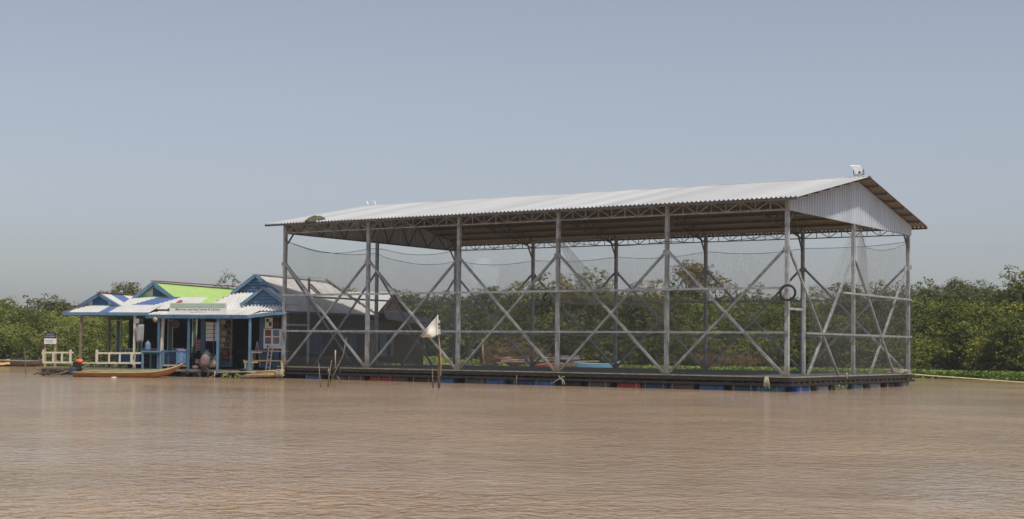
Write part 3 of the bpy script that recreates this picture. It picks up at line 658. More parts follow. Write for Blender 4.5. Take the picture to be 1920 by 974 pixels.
# ---------------------------------------------------------------- houses on the left
TH = 0.311
HU = Vector((math.cos(TH), math.sin(TH), 0)); HV = Vector((-math.sin(TH), math.cos(TH), 0)); HO = Vector((-0.3, -1.0, 0)); UZ = Vector((0, 0, 1))
def H(u, v, z): return HO + HU * u + HV * v + UZ * z
def hp(px, py, v):          # pixel -> (u, z) on the plane v
    p = V3(onplane(px, py, HV, np.array(HO + HV * v))); return (p - HO).dot(HU), p.z
def hbox(b_, u0, u1, v0, v1, z0, z1, mi=0):
    b_.box(H((u0 + u1) / 2, (v0 + v1) / 2, (z0 + z1) / 2), HU * ((u1 - u0) / 2), HV * ((v1 - v0) / 2), UZ * ((z1 - z0) / 2), mi); return b_
def pbox(b_, x0, x1, y0, y1, v, dv, mi=0):   # box from a pixel rectangle on plane v (front face), depth dv
    u0, _ = hp(x0, (y0 + y1) / 2, v); u1, _ = hp(x1, (y0 + y1) / 2, v); xm = (x0 + x1) / 2
    _, z1 = hp(xm, y0, v); _, z0 = hp(xm, y1, v); return hbox(b_, u0, u1, v, v + dv, z0, z1, mi)
def rakes(b_, u0, z0, ua, za, u1, z1, v, wd=0.13, mi=0, th=0.05):
    b_.bar(H(u0, v, z0), H(ua, v, za), th, wd, mi=mi); b_.bar(H(ua, v, za), H(u1, v, z1), th, wd, mi=mi)
DZ = 0.36
# ---- left pavilion with blue and white striped roof
A = empty('striped_pavilion', H(-9, 1.5, 0), 'open wooden pavilion with blue and white striped tin roof at the far left', 'pavilion')
b_ = MB(); hbox(b_, -12.3, -6.6, 0.0, 4.6, DZ - 0.07, DZ); b_.build('deck', oldwood, A)
b_ = MB(); hbox(b_, -12.3, -6.6, -0.03, 0.06, DZ - 0.26, DZ - 0.075); hbox(b_, -12.33, -12.24, 0.0, 4.6, DZ - 0.26, DZ - 0.075)
for i in range(30): hbox(b_, -12.25 + i * .19, -12.17 + i * .19, -.06, -.025, DZ - .2 + random.uniform(-.06, .05), DZ - .075)
b_.build('rim_beam', roofwood, A)
for i in range(9):
    MB().lathe([(0.22, 0), (0.26, .03), (0.26, .8), (0.22, .83)], 14, H(-12.1 + i * 0.62, 0.1, 0.04), HV).build('float_drum', dm['k'] if i % 2 else dm['d'], A, True)
zA = 3.13
stripe = lambda t: 0 if (t * 9) % 1 < 0.55 else 1
uL, uR = -11.15, -6.3
b_ = MB(); b_.corr([H(uL, 0, zA), H(uR, 0, zA), H(uR, 1.25, zA + .42), H(uL + .9, 1.25, zA + .42)], HU, 0.15, 0.02, lambda t: 1 if (t < 0.07 or 0.42 < t < 0.53) else 0)
b_.build('roof_skirt', [whiter, bluer], A)
b_ = MB(); b_.corr([H(uL, 0, zA), H(uL + .9, 1.25, zA + .42), H(uL + .9, 4.4, zA + .42), H(uL, 5.2, zA)], HV, 0.15, 0.02); b_.build('roof_skirt', bluer, A)
b_ = MB(); b_.bar(H(uL, -.02, zA - .06), H(uR, -.02, zA - .06), 0.04, 0.15); b_.bar(H(uL - .02, 0, zA - .06), H(uL - .02, 5.2, zA - .06), 0.04, 0.15); b_.build('fascia', lbluep, A)
ua, za = -9.73, 4.09
b_ = MB(); rakes(b_, -10.95, zA + .30, ua, za, -8.50, zA + .30, 1.0, 0.17); b_.build('bargeboard', lbluep, A)
b_ = MB()
b_.corr([H(ua, 0.95, za + .05), H(-8.35, .95, zA + .28), H(-8.35, 4.2, zA + .28), H(ua, 5.2, za + .08)], HV, 0.15, 0.02, lambda t: 1 if 0.24 < t < 0.52 else 0)
b_.corr([H(ua, 0.95, za + .05), H(-11.05, .95, zA + .28), H(-11.05, 4.2, zA + .28), H(ua, 5.2, za + .08)], HV, 0.15, 0.02, lambda t: 1 if 0.24 < t < 0.52 else 0)
b_.build('gable_roof', [whiter, bluer], A)
b_ = MB(); b_.bar(H(ua, .9, za + .09), H(ua, 5.2, za + .12), 0.22, 0.03); b_.bar(H(uL - .05, .0, zA + .03), H(uL + .85, 1.25, zA + .45), .12, .03); b_.build('ridge_cap', capred, A)
b_ = MB(); b_.corr([H(-10.75, 1.12, zA + .34), H(-8.7, 1.12, zA + .34), H(ua, 1.12, za - .05)], HU, 0.14, 0.015, lambda t: 1 if .28 < t < .72 else 0); b_.build('gable_panel', [whiter, dbluep], A)
b_ = MB(); b_.bar(H(-10.8, 1.08, zA + .36), H(-8.65, 1.08, zA + .36), .03, .1); b_.build('gable_trim', greent, A)
for px, v, y1 in ((150, .1, 586), (203, 2.2, 588), (251, .1, 588)):
    u, z = hp(px, 660, v); b_ = MB(); hbox(b_, u - .055, u + .055, v, v + .1, DZ, zA - .1); b_.build('post', oldwood if px != 251 else creamp, A)
u, z = hp(213, 660, 4.3); b_ = MB(); hbox(b_, uL + .6, uL + .7, 4.3, 4.4, DZ, zA - .1); b_.build('post', oldwood, A)
# white railings along the gangway
rl = empty('deck_railing', H(-11.5, 0, DZ), 'short cream railing at the left end of the gangway, under the navy sign', 'railing')
def railpiece(root_, x0, x1, ytop, ybot, ups, v):
    b_ = MB(); (ua_, za_), (ub_, zb_) = hp(x0, ytop, v), hp(x1, ytop, v); b_.bar(H(ua_ - .05, v, za_), H(ub_ + .05, v, zb_), .05, .09); b_.build('top_rail', creamp, root_)
    b_ = MB(); (ua_, zc_), (ub_, zd_) = hp(x0, ybot, v), hp(x1, ybot, v); b_.bar(H(ua_, v, zc_), H(ub_, v, zd_), .05, .09); b_.build('bottom_rail', creamp, root_)
    for px, wpx, y0 in ups:
        u_, z_ = hp(px, y0, v - .03); hbox(MB(), 0, 1, 0, 1, 0, 1)
        b_ = MB(); wv = wpx * .0125; hbox(b_, u_ - wv, u_ + wv, v - .06, v - .02, zc_ - .03, z_); b_.build('baluster', creamp, root_)
railpiece(rl, 80, 136, 661.5, 680, [(82, 4, 656), (100, 3.4, 662), (116.5, 4, 662), (132.5, 5, 656)], 0.02)
rl2 = empty('deck_railing', H(-8, 0, DZ), 'longer cream railing in front of the striped pavilion, running right to the blue table', 'railing')
railpiece(rl2, 181, 265, 662.5, 681, [(182, 5, 656), (205, 3, 663), (225, 3.4, 663), (247, 4.4, 663)], 0.02)
b_ = MB(); (u0, z0), (u1, z1) = hp(136, 681, .02), hp(181, 681, .02); b_.bar(H(u0, .02, z0), H(u1, .02, z1), .05, .06); b_.build('bottom_rail', creamp, rl2)
# sign on the left deck
sg = empty('sponsor_sign', H(-11.8, .5, DZ), 'small navy and white notice board on two wooden legs at the left deck end', 'sign')
(u0, z1), (u1, z0) = hp(84, 624, .5), hp(105, 634.5, .5)
b_ = MB(); hbox(b_, u0, u1, .5, .54, z0, z1); b_.build('upper_board', navy, sg)
(u0b, z1b), (u1b, z0b) = hp(83, 634.8, .48), hp(105, 645.5, .48)
b_ = MB(); hbox(b_, u0b, u1b, .48, .52, z0b, z1b); b_.build('lower_board', whitem, sg)
for px in (84.5, 103.5):
    u_, _ = hp(px, 650, .56); b_ = MB(); hbox(b_, u_ - .05, u_ + .05, .55, .63, DZ - .1, z0 + (.35 if px < 90 else z1 - z0 + .03)); b_.build('leg', palewood, sg)
def text(s_, c, height, m_, parent, name='lettering', width=None, off=0.004, bold=False, ua_=HU, na_=None):
    cu = bpy.data.curves.new(name, 'FONT'); cu.body = s_; cu.align_x = 'CENTER'; cu.align_y = 'CENTER'; cu.size = 1; cu.extrude = 0.0; cu.resolution_u = 3
    if bold: cu.offset = 0.012
    o = bpy.data.objects.new(name, cu); col.objects.link(o)
    dg = bpy.context.evaluated_depsgraph_get(); me = bpy.data.meshes.new_from_object(o.evaluated_get(dg)); bpy.data.objects.remove(o)
    xs = [v.co.x for v in me.vertices]; ys = [v.co.y for v in me.vertices]
    if not xs: return
    cx_, cy2 = (min(xs) + max(xs)) / 2, (min(ys) + max(ys)) / 2; sy2 = height / max(1e-6, (max(ys) - min(ys))); sx2 = width / (max(xs) - min(xs)) if width else sy2
    n_ = na_ or -HV; r = parent; oo = Vector((0, 0, 0))
    while r is not None: oo += r.location; r = r.parent
    for v in me.vertices:
        v.co = c + ua_ * ((v.co.x - cx_) * sx2) + UZ * ((v.co.y - cy2) * sy2) + n_ * off - oo
    me.materials.clear(); me.materials.append(m_)
    o = bpy.data.objects.new(name, me); col.objects.link(o); o.parent = parent; return o
ink = mat('grey_ink', (0.09, 0.095, 0.10), 0.8, 0, 0.05); paleink = mat('pale_ink', (0.70, 0.72, 0.78), 0.8, 0, 0.05)
um = (u0 + u1) / 2; hz_ = z1 - z0
text('Sponsored by', H(um, .5, z1 - hz_ * .3), hz_ * .28, paleink, sg, width=(u1 - u0) * .62)
text('ROCK & COMMUNITY', H(um, .5, z1 - hz_ * .68), hz_ * .26, paleink, sg, width=(u1 - u0) * .88)
for k in range(2): 
    b_ = MB(); hh = z1b - z0b
    for i in range(9): hbox(b_, u0b + .09 + i * .047, u0b + .125 + i * .047, .474, .479, z1b - hh * (.36 + .28 * k) - .018, z1b - hh * (.36 + .28 * k) + .012)
    b_.build('small_print', greytowel, sg)
# ---- green roofed house
G = empty('green_roofed_house', H(-7, 4, 0), 'timber house with bright lime green tin roof and blue and white gable, behind the porch', 'house')
ua, za, zb2 = -7.45, 4.72, 4.83
gl, gr_, ve = -9.0, -4.6, 2.45
sl_ = .69
b_ = MB()
b_.corr([H(ua, ve, za + .04), H(gr_, ve, za - sl_ * (gr_ - ua)), H(gr_, 11.7, za - sl_ * (gr_ - ua) + .1), H(ua, 11.7, zb2 + .04)], HV, 0.14, 0.012)
b_.corr([H(ua, ve, za + .04), H(-10.2, ve, za - sl_ * 2.75), H(-10.2, 11.7, za - sl_ * 2.75 + .1), H(ua, 11.7, zb2 + .04)], HV, 0.14, 0.012)
b_.build('main_roof', greenr, G)
b_ = MB(); b_.bar(H(ua, ve - .1, za + .10), H(ua, 11.7, zb2 + .10), .30, .04); b_.build('ridge_cap', capred, G)
b_ = MB(); rakes(b_, -8.72, za - sl_ * 1.27 - .02, ua, za, -5.75, za - sl_ * 1.7, ve - .08, .17); b_.build('bargeboard', lbluep, G)
b_ = MB(); b_.corr([H(-8.5, ve + .12, 4.05), H(-5.9, ve + .12, 3.72), H(ua, ve + .12, za - .08)], HU, .14, .015, lambda t: 1 if t > .36 and t < .85 else 0); b_.build('gable_panel', [whiter, dbluep], G)
b_ = MB(); b_.bar(H(-8.5, ve + .07, 4.0), H(-6.0, ve + .07, 3.93), .03, .15); rakes(b_, -8.55, za - sl_ * 1.25, ua, za - .17, -6.2, za - sl_ * 1.25 - .12, ve + .06, .07); b_.build('gable_trim', greent, G)
def lq(u, t): return H(u, .75 + 1.75 * t, 3.32 + .66 * t)
b_ = MB()
b_.corr([lq(-8.75, 1), lq(-7.2, 1), lq(-8.6, 0), lq(-8.75, 0)], HU, .15, .02, lambda t: 0)
b_.corr([lq(-7.2, 1), lq(-5.9, 1), lq(-7.3, 0), lq(-8.6, 0)], HU, .15, .02, lambda t: 1)
b_.corr([lq(-5.9, 1), lq(-4.4, 1), lq(-4.4, 0), lq(-7.3, 0)], HU, .15, .02, lambda t: 0)
b_.build('lean_to_roof', [whiter, bluer], G)
b_ = MB(); b_.bar(H(-5.6, .7, 3.32), H(-5.6, 1.9, 3.80), .2, .03); b_.bar(H(-4.9, .7, 3.34), H(-5.6, 1.9, 3.82), .1, .03); b_.build('valley_cap', capred, G)
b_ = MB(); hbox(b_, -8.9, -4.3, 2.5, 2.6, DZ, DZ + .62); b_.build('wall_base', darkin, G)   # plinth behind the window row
WV = 2.0
def wallpart(name, x0, x1, y0, y1, m_, v=WV, dv=.08, par=None): return pbox(MB(), x0, x1, y0, y1, v, dv).build(name, m_, par or G)
for x0, x1 in ((218, 225), (259, 266), (315, 323), (361, 368)):
    f_ = wallpart('window_post', x0, x1, 598, 662, tealp)
    b_ = MB(); pbox(b_, x0 - .9, x0, 598, 662, WV - .03, .03); pbox(b_, x1, x1 + .9, 598, 662, WV - .03, .03); pbox(b_, x0, x1, 600.5, 601.5, WV - .03, .03); b_.build('trim', creamp, f_)
wallpart('lintel', 216, 368, 592, 599, tealp)
wallpart('sill_panel', 225, 259, 655, 665, tealp); wallpart('sill_panel', 266, 296, 655, 665, tealp); wallpart('sill_panel', 323, 361, 655, 665, tealp)
wallpart('lower_wall', 218, 262, 665, 684, dbluep); wallpart('lower_wall', 300, 350, 657, 684, bluep, v=WV - .1)
b_ = MB()
for x in range(228, 262, 7): pbox(b_, x, x + .8, 656, 666, WV - .03, .025)
pbox(b_, 224, 260, 654, 655, WV - .03, .03); pbox(b_, 266, 296, 654, 655, WV - .03, .03); pbox(b_, 323, 361, 654, 655, WV - .03, .03)
b_.build('sill_trim', creamp, G)
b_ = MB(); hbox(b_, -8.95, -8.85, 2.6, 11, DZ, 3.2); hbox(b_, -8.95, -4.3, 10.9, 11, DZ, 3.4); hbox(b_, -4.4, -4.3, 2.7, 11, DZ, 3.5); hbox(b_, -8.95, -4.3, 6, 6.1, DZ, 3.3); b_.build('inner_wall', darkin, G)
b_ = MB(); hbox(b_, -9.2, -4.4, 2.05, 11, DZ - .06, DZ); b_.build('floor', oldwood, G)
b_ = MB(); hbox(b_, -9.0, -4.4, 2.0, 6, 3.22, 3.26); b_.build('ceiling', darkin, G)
b_ = MB(); hbox(b_, -6.6, -4.4, .0, 2.0, DZ - .07, DZ); b_.build('porch_deck', oldwood, G)
# ---- library: porch and blue house with grey roof
B = empty('floating_library', H(-2, 4, 0), 'blue timber house with grey-white tin roof and two blue gables, right of green roof', 'library')
zp = 3.0
uPL, uPM, uPR = hp(275, 592, 0)[0], hp(466, 595, 0)[0], hp(512, 592, 0)[0]
b_ = MB(); b_.corr([H(uPL, -.05, zp + .03), H(uPM + .05, -.05, zp + .03), H(uPM + .05, 1.3, zp + .32), H(uPL + .3, 1.3, zp + .32)], HU, .155, .035); b_.build('porch_roof', greyr, B)
b_ = MB(); b_.bar(H(uPL, -.08, zp - .06), H(uPM, -.08, zp - .06), .04, .16); b_.build('fascia', bluep, B)
b_ = MB(); z2 = hp(512, 588, .1)[1]; b_.bar(H(uPM, -.08, zp - .04), H(uPR, .1, z2 + .0), .04, .16); b_.bar(H(uPR + .01, .1, z2), H(.72, .5, z2 + .02), .04, .15); b_.build('side_fascia', lbluep, B)
b_ = MB(); b_.corr([H(uPM + .05, -.05, zp + .03), H(uPR, .12, z2 + .08), H(.7, .5, z2 + .09), H(.7, 1.3, z2 + .16), H(uPM + .05, 1.3, zp + .32)], HU, .155, .03); b_.build('porch_roof', greyr, B)
for px in (297, 353, 408, 468):
    u_, _ = hp(px, 640, 0); b_ = MB(); hbox(b_, u_ - .052, u_ + .052, -.02, .08, .12, zp - .10); b_.build('porch_post', bluep if px < 400 else lbluep, B)
b_ = MB(); u_, _ = hp(303.5, 640, .3); b_.bar(H(u_ - .04, .3, DZ - .2), H(u_ + .06, .3, zp - .05), .12, .12); b_.build('cream_post', creamp, B)
b_ = MB(); hbox(b_, -4.4, .35, .0, 1.8, DZ - .09, DZ - .01); b_.build('porch_deck', oldwood, B)
b_ = MB(); hbox(b_, -4.4, .35, -.06, .06, DZ - .17, DZ - .09)
for i in range(10): hbox(b_, -4.3 + i * .5, -4.22 + i * .5, -.02, .1, .02, DZ - .17)
b_.build('deck_beam', roofwood, B)
for i in range(8):
    MB().lathe([(0.2, 0), (0.24, .03), (0.24, .85), (0.2, .88)], 14, H(-6.2 + i * .8, .5 + (i % 2) * .3, 0.0), HV).build('float_drum', dm['k'], B, True)
# main roof: front slope, side slope, left slope, gables
uc = -1.60; zr0, zr1 = 5.08, 5.33; vf = 2.2; eL, eR, ev, ez = -4.25, .78, 1.2, 3.27
gb = 4.18; hw = 1.22
b_ = MB()
b_.corr([H(uc - hw, vf, gb), H(uc + hw, vf, gb), H(eR, ev, ez), H(eL, ev, ez)], HU, 0.19, .055)
b_.build('front_roof', greyr, B)
b_ = MB()
b_.corr([H(uc, vf - .05, zr0), H(uc, 11.0, zr1), H(eR, 13.0, ez + .12), H(eR, ev, ez + .0), H(uc + hw, vf - .05, gb)], HV, 0.19, .055)
b_.build('side_roof', greyr, B)
b_ = MB()
b_.corr([H(uc, vf - .05, zr0), H(uc, 11.0, zr1), H(eL, 13.0, ez + .1), H(eL, ev, ez), H(uc - hw, vf - .05, gb)], HV, 0.19, .055)
b_.build('side_roof', greyr, B)
b_ = MB(); b_.corr([H(uc, 11.0, zr1), H(eR, 13.0, ez + .12), H(eL, 13.0, ez + .1)], HU, 0.19, .055); b_.build('rear_roof', greyr, B)
b_ = MB(); b_.bar(H(uc, vf - .1, zr0 + .04), H(uc, 11.0, zr1 + .04), .25, .03); b_.build('ridge_cap', greyr, B)
b_ = MB(); b_.bar(H(uc + .55, 7.55, 4.83 + .06), H(uc + 1.15, 7.55, 4.29 + .06), .34, .02, up=HU + UZ); b_.build('roof_patch', darkr, B)
b_ = MB(); rakes(b_, uc - hw - .06, gb, uc, zr0, uc + hw + .06, gb, vf - .08, .17); b_.build('bargeboard', lbluep, B)
def boards(root_, u0_, u1_, ua_, z0_, za_, v, n_=6, m_=bluep):
    b2 = MB()
    for i in range(n_):
        ta, tb = i / n_, (i + 1) / n_ - .02
        za2, zb3 = z0_ + (za_ - z0_) * ta, z0_ + (za_ - z0_) * tb
        b2.hexa([H(u0_ + (ua_ - u0_) * ta, v - .012, za2), H(u1_ + (ua_ - u1_) * ta, v - .012, za2), H(u1_ + (ua_ - u1_) * ta, v + .02, za2), H(u0_ + (ua_ - u0_) * ta, v + .02, za2),
                 H(u0_ + (ua_ - u0_) * tb, v + .006, zb3), H(u1_ + (ua_ - u1_) * tb, v + .006, zb3), H(u1_ + (ua_ - u1_) * tb, v + .02, zb3), H(u0_ + (ua_ - u0_) * tb, v + .02, zb3)])
    return b2.build('gable_boards', m_, root_)
boards(B, uc - hw + .1, uc + hw - .1, uc, gb - .02, zr0 - .06, vf + .05)
# small front gable
u2, z2a, z2b, v2, h2 = -.78, 4.40, 3.62, 1.45, 1.12
b_ = MB(); b_.corr([H(u2, v2 - .05, z2a), H(u2, 3.1, z2a), H(u2 + h2, 3.1, z2b - .02), H(u2 + h2, v2 - .05, z2b - .02)], HV, 0.19, .05)
b_.corr([H(u2, v2 - .05, z2a), H(u2, 3.1, z2a), H(u2 - h2, 2.2, z2b + .0), H(u2 - h2, v2 - .05, z2b)], HV, 0.19, .05); b_.build('small_gable_roof', greyr, B)
b_ = MB(); rakes(b_, u2 - h2 - .12, z2b - .06, u2, z2a + .02, u2 + h2 + .1, z2b - .04, v2 - .09, .15); b_.build('bargeboard', lbluep, B)
boards(B, u2 - h2 + .1, u2 + h2 - .1, u2, z2b - .12, z2a - .06, v2 + .02, 5)
b_ = MB(); b_.bar(H(eL, ev - .02, ez - .05), H(eR, ev - .02, ez - .05), .04, .09); b_.bar(H(eR + .02, ev, ez - .05), H(eR + .02, 13, ez + .05), .04, .10); b_.build('eave_board', dbluep, B)
# walls
LV = 1.65
wp2 = lambda name, x0, x1, y0, y1, m_, v=LV, dv=.08: pbox(MB(), x0, x1, y0, y1, v, dv).build(name, m_, B)
wp2('wall_panel', 376, 384, 596, 686, bluep); 
wf = wp2('window', 384, 385.5, 602, 668, tealp)
b_ = MB()
for k in range(5): pbox(b_, 386, 407, 604.5 + k * 7.2, 611 + k * 7.2, LV - .02, .03)
b_.build('louvre', whitem, wf)
b_ = MB(); pbox(b_, 400, 401.6, 598, 664, LV - .05, .03); pbox(b_, 384, 408, 665, 667, LV - .05, .05); b_.build('window_bar', dbluep, B)
wp2('lower_wall', 376, 435, 664, 688, bluep)
wp2('wall_panel', 411, 435, 598, 662, oldwood, LV + .02)
wp2('wall_panel', 486, 497, 594, 690, bluep)
b_ = MB(); u0_, u1_ = hp(497, 640, LV)[0], -.02; b_.corr([H(u0_, LV, DZ), H(u1_, LV, DZ), H(u1_, LV, 3.3), H(u0_, LV, 3.3)], HU, .13, .02); b_.build('corrugated_wall', bluep, B)
b_ = MB(); hbox(b_, -4.3, .0, LV + .05, LV + .1, 3.0, 3.3); b_.build('lintel', darkin, B)
b_ = MB(); hbox(b_, -4.28, .0, LV + .1, 13.5, DZ - .06, DZ); b_.build('floor', oldwood, B)
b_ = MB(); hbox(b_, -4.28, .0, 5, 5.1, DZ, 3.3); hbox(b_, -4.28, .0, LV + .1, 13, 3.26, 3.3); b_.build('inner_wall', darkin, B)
sw = hbox(MB(), -.12, .0, LV + .1, 13.6, DZ, 3.28).build('side_wall', oliveold, B)
for v0_, v1_ in ((4.9, 6.9), (9.6, 11.6)):
    f_ = hbox(MB(), .0, .04, v0_, v1_, 1.15, 2.55).build('window', dbluep, B)
    b_ = MB(); hbox(b_, .04, .06, v0_ + .9, v0_ + 1.1, 1.15, 2.55); b_.build('window_bar', bluep, f_)
f_ = hbox(MB(), -.0, .05, LV + .1, LV + .9, DZ, 3.1).build('corner_board', bluep, B)
b_ = MB(); hbox(b_, .03, .08, 2.6, 13.4, DZ - .0, 1.05); b_.build('wall_base', mat('grey_plank_base', (.12, .115, .11), .9, 0, .35, 3, stretch=(.2, .2, 3)), B)
b_ = MB(); hbox(b_, -4.2, .35, 1.9, 13.5, .05, DZ - .09); b_.build('hull_beams', roofwood, B)
# posters on the wall
pc = [('photo_poster', (512, 601, 611, 616), 0), ]
def poster(x0, x1, y0, y1, label, cells, base=whitem):
    r_ = pbox(MB(), x0, x1, y0, y1, LV - .05, .02).build('poster_board', base, B); r_['label'] = label
    for (a, b, c, d, colr) in cells:
        m_ = MATS.get('print_%d_%d_%d' % colr) or mat('print_%d_%d_%d' % colr, c3(*colr), .6, 0, .45, 9)
        pbox(MB(), a, b, c, d, LV - .062, .01).build('photo', m_, r_)
poster(497, 511, 596, 616, 'board with small photos at the top of the wall', [(499, 504, 598, 604, (90, 85, 80)), (504, 509, 604, 612, (70, 80, 90))])
poster(512, 524, 596, 616, 'dark board at the top of the wall', [(514, 522, 597, 603, (40, 50, 80)), (513, 523, 604, 614, (80, 70, 62))], base=darkin)
poster(494, 531, 617, 654, 'large white poster with four photos', [(497, 508, 619, 630.5, (120, 85, 62)), (512, 523, 619, 630.5, (110, 140, 170)), (497, 508, 633, 645, (130, 112, 112)), (512, 523, 633, 645, (135, 130, 140)), (500, 506, 648, 653, (110, 105, 100)), (527, 530, 640, 648, (60, 60, 65))])
# ---- rear wing with cross gable
Wn = empty('brown_gabled_wing', H(-1, 17, 0), 'rear house with white roof and dark brown gable, seen through the hall', 'house')
va, zg, gz = 16.95, 4.82, 3.62
b_ = MB(); b_.corr([H(.25, va, zg), H(-3.2, va, zg + .05), H(-3.2, 14.0, 3.45), H(.25, 14.0, 3.45)], HU, .2, .035); b_.build('front_roof', whiter, Wn)
b_ = MB(); b_.corr([H(.25, va, zg), H(-3.2, va, zg + .05), H(-3.2, 19.2, 3.6), H(.25, 19.2, 3.6)], HU, .2, .035); b_.build('rear_roof', greyr, Wn)
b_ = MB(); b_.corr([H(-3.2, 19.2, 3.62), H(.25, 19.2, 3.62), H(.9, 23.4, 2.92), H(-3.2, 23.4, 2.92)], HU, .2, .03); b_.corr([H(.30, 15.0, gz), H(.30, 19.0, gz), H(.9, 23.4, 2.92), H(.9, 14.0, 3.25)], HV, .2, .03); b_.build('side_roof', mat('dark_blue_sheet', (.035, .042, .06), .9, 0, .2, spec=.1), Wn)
b_ = MB(); b_.corr([H(.18, 14.2, gz - .1), H(.18, 19.1, gz - .1), H(.18, va, zg - .06)], HV, .16, .02); b_.build('gable_panel', darkr, Wn)
b_ = MB(); b_.bar(H(.3, 14.95, gz + .02), H(.3, va, zg + .04), .05, .13); b_.bar(H(.3, va, zg + .04), H(.3, 19.05, gz + .02), .05, .13); b_.build('bargeboard', darkr, Wn)
b_ = MB(); b_.bar(H(.27, 15, gz), H(.27, 19, gz), .04, .12); b_.build('gable_trim', MATS['weathered_steel'], Wn)
b_ = MB(); hbox(b_, -3, -.02, 13.8, 22.9, .3, 3.1); b_.build('wall', oliveold, Wn)
hbox(MB(), -.02, .03, 15.2, 16.3, 1.0, 2.5).build('window', bluep, Wn); hbox(MB(), -.02, .03, 16.9, 17.5, 1.0, 2.5).build('window', bluep, Wn)
b_ = MB(); b_.bar(H(.92, 14, 3.2), H(.92, 23.4, 2.87), .04, .12); b_.build('eave_board', darkr, Wn)

# ---- library sign
sgn = empty('library_sign', H(-4, .05, zp), 'long white and pale green name board standing on the edge of the porch roof', 'sign')
sv = .02
(u0, z1), (u1, z0) = hp(318, 568, sv), hp(424.5, 589, sv); zt = hp(371, 568.5, sv)[1]; zb_ = hp(371, 589.5, sv)[1]
paper = mat('sign_white', (0.80, 0.82, 0.81), .5, 0, .03); pgreen = mat('sign_green', (0.40, 0.52, 0.41), .5, 0, .04)
sb_ = hbox(MB(), u0, u1, sv, sv + .05, zb_, zt).build('board', paper, sgn)
hbox(MB(), u0 + .05, u1 - .05, sv - .006, sv, zt - (zt - zb_) * .44, zt - .02).build('green_band', pgreen, sgn)
um = (u0 + u1) / 2; hh = zt - zb_
text('\u1798\u1787\u17d2\u1788\u1798\u178e\u17d2\u178c\u179b\u179f\u17b7\u1780\u17d2\u179f\u17b6 \u1793\u17b7\u1784 \u1794\u178e\u17d2\u178e\u17b6\u179b\u17d0\u1799', H(um + .05, sv - .006, zt - hh * .2), hh * .2, paleink, sgn, width=(u1 - u0) * .41, bold=True)
text('Mechrey Learning Center & Library', H(um, sv, zt - hh * .60), hh * .27, ink, sgn, width=(u1 - u0) * .78, bold=True)
text('Supported by  HELP  &  Life', H(um, sv, zt - hh * .83), hh * .09, ink, sgn, width=(u1 - u0) * .26)
for dx in (-1.2, 1.2): hbox(MB(), um + dx - .03, um + dx + .03, sv + .055, sv + .1, zb_ - .1, zt - .1).build('stay', galvd, sgn)
# ---- porch things
b_ = MB(); (ut, ztt) = hp(254, 608, -.02)
pts = []
o = pbox(MB(), 255, 270, 608.5, 641, -.06, .03)
def cloth(x0, x1, y0, y1, v, m_, name, label, taper=2, cat='cloth', cols=10, rows=8, wob=.03):
    b2 = MB()
    for i in range(cols + 1):
        for j in range(rows + 1):
            s_ = j / rows; t = i / cols; k = taper * max(0, (s_ - .6)) / .4
            x = x0 + k * .5 + (x1 - x0 - k) * t; y = y0 + (y1 - y0) * s_
            u_, z_ = hp(x, y, v); b2.v.append(H(u_, v - .02 + wob * math.sin(t * 9 + s_ * 3) * (.3 + s_), z_))
    for i in range(cols):
        for j in range(rows): b2.face((i * (rows + 1) + j, (i + 1) * (rows + 1) + j, (i + 1) * (rows + 1) + j + 1, i * (rows + 1) + j + 1))
    o = b2.build(name, m_, None, True); md = o.modifiers.new('t', 'SOLIDIFY'); md.thickness = .015; return tag(o, label, cat)
cloth(255.3, 270.5, 609, 641, -.03, greytowel, 'hanging_towel', 'grey towel hanging beside the cream post under the striped roof')
tag(pbox(MB(), 253, 260, 598, 606.5, -.12, .05).build('notice_paper', greytowel), 'small grey notice pinned at the top of the cream post', 'notice')
# blue table with jug
tb = empty('blue_table', H(-6, .4, DZ), 'blue painted wooden table on the porch holding a water bottle', 'table')
pbox(MB(), 264, 302, 658, 661, -.10, .9).build('tabletop', lbluep, tb)
for px in (266.5, 300): 
    for v in (-.08, .7): u_, _ = hp(px, 675, -.1); hbox(MB(), u_ - .045, u_ + .045, v, v + .07, DZ - .2, hp(280, 661, -.1)[1]).build('leg', lbluep, tb)
b_ = MB(); u_, zt_ = hp(277.5, 658, .3); zt_ = hp(280, 658, -.1)[1]
jug = mat('jug_plastic', (.17, .24, .38), .25, 0, .1)
jr = empty('water_bottle', H(u_, .3, zt_), 'big translucent blue water bottle standing on the blue table', 'bottle')
MB().lathe([(.10, .0), (.145, .02), (.15, .16), (.14, .2), (.15, .24), (.148, .36), (.10, .43), (.045, .45), (.045, .5)], 16, H(u_, .3, zt_)).build('body', jug, jr, True)
MB().lathe([(.05, .5), (.05, .53)], 12, H(u_, .3, zt_)).build('cap', dbluep, jr, True)
tag(cloth(333, 349, 656, 683, .1, mat('striped_cloth', (.16, .27, .47), .9, 0, .5, 6, stretch=(6, 6, .3)), 'striped_cloth', 'blue striped cloth hanging over the porch rail behind the boat prow', 0), cat='cloth')
tag(pbox(MB(), 332, 343, 653.5, 658, .15, .3).build('folded_cloth', mat('pink_cloth', (.42, .14, .16), .9, 0, .3, 12)), 'folded pink cloth lying on the porch rail', 'cloth')
rr = empty('blue_porch_rail', H(-5, .2, DZ), 'low blue railing on the porch between the first and second blue posts', 'railing')
pbox(MB(), 302, 352, 657.5, 660, .05, .06).build('top_rail', bluep, rr)
for px in (306, 331.5, 350): pbox(MB(), px - 1.2, px + 1.2, 655, 688, .05, .06).build('upright', lbluep, rr)
pbox(MB(), 303, 352, 684, 687, .06, .05).build('bottom_rail', palewood, rr)
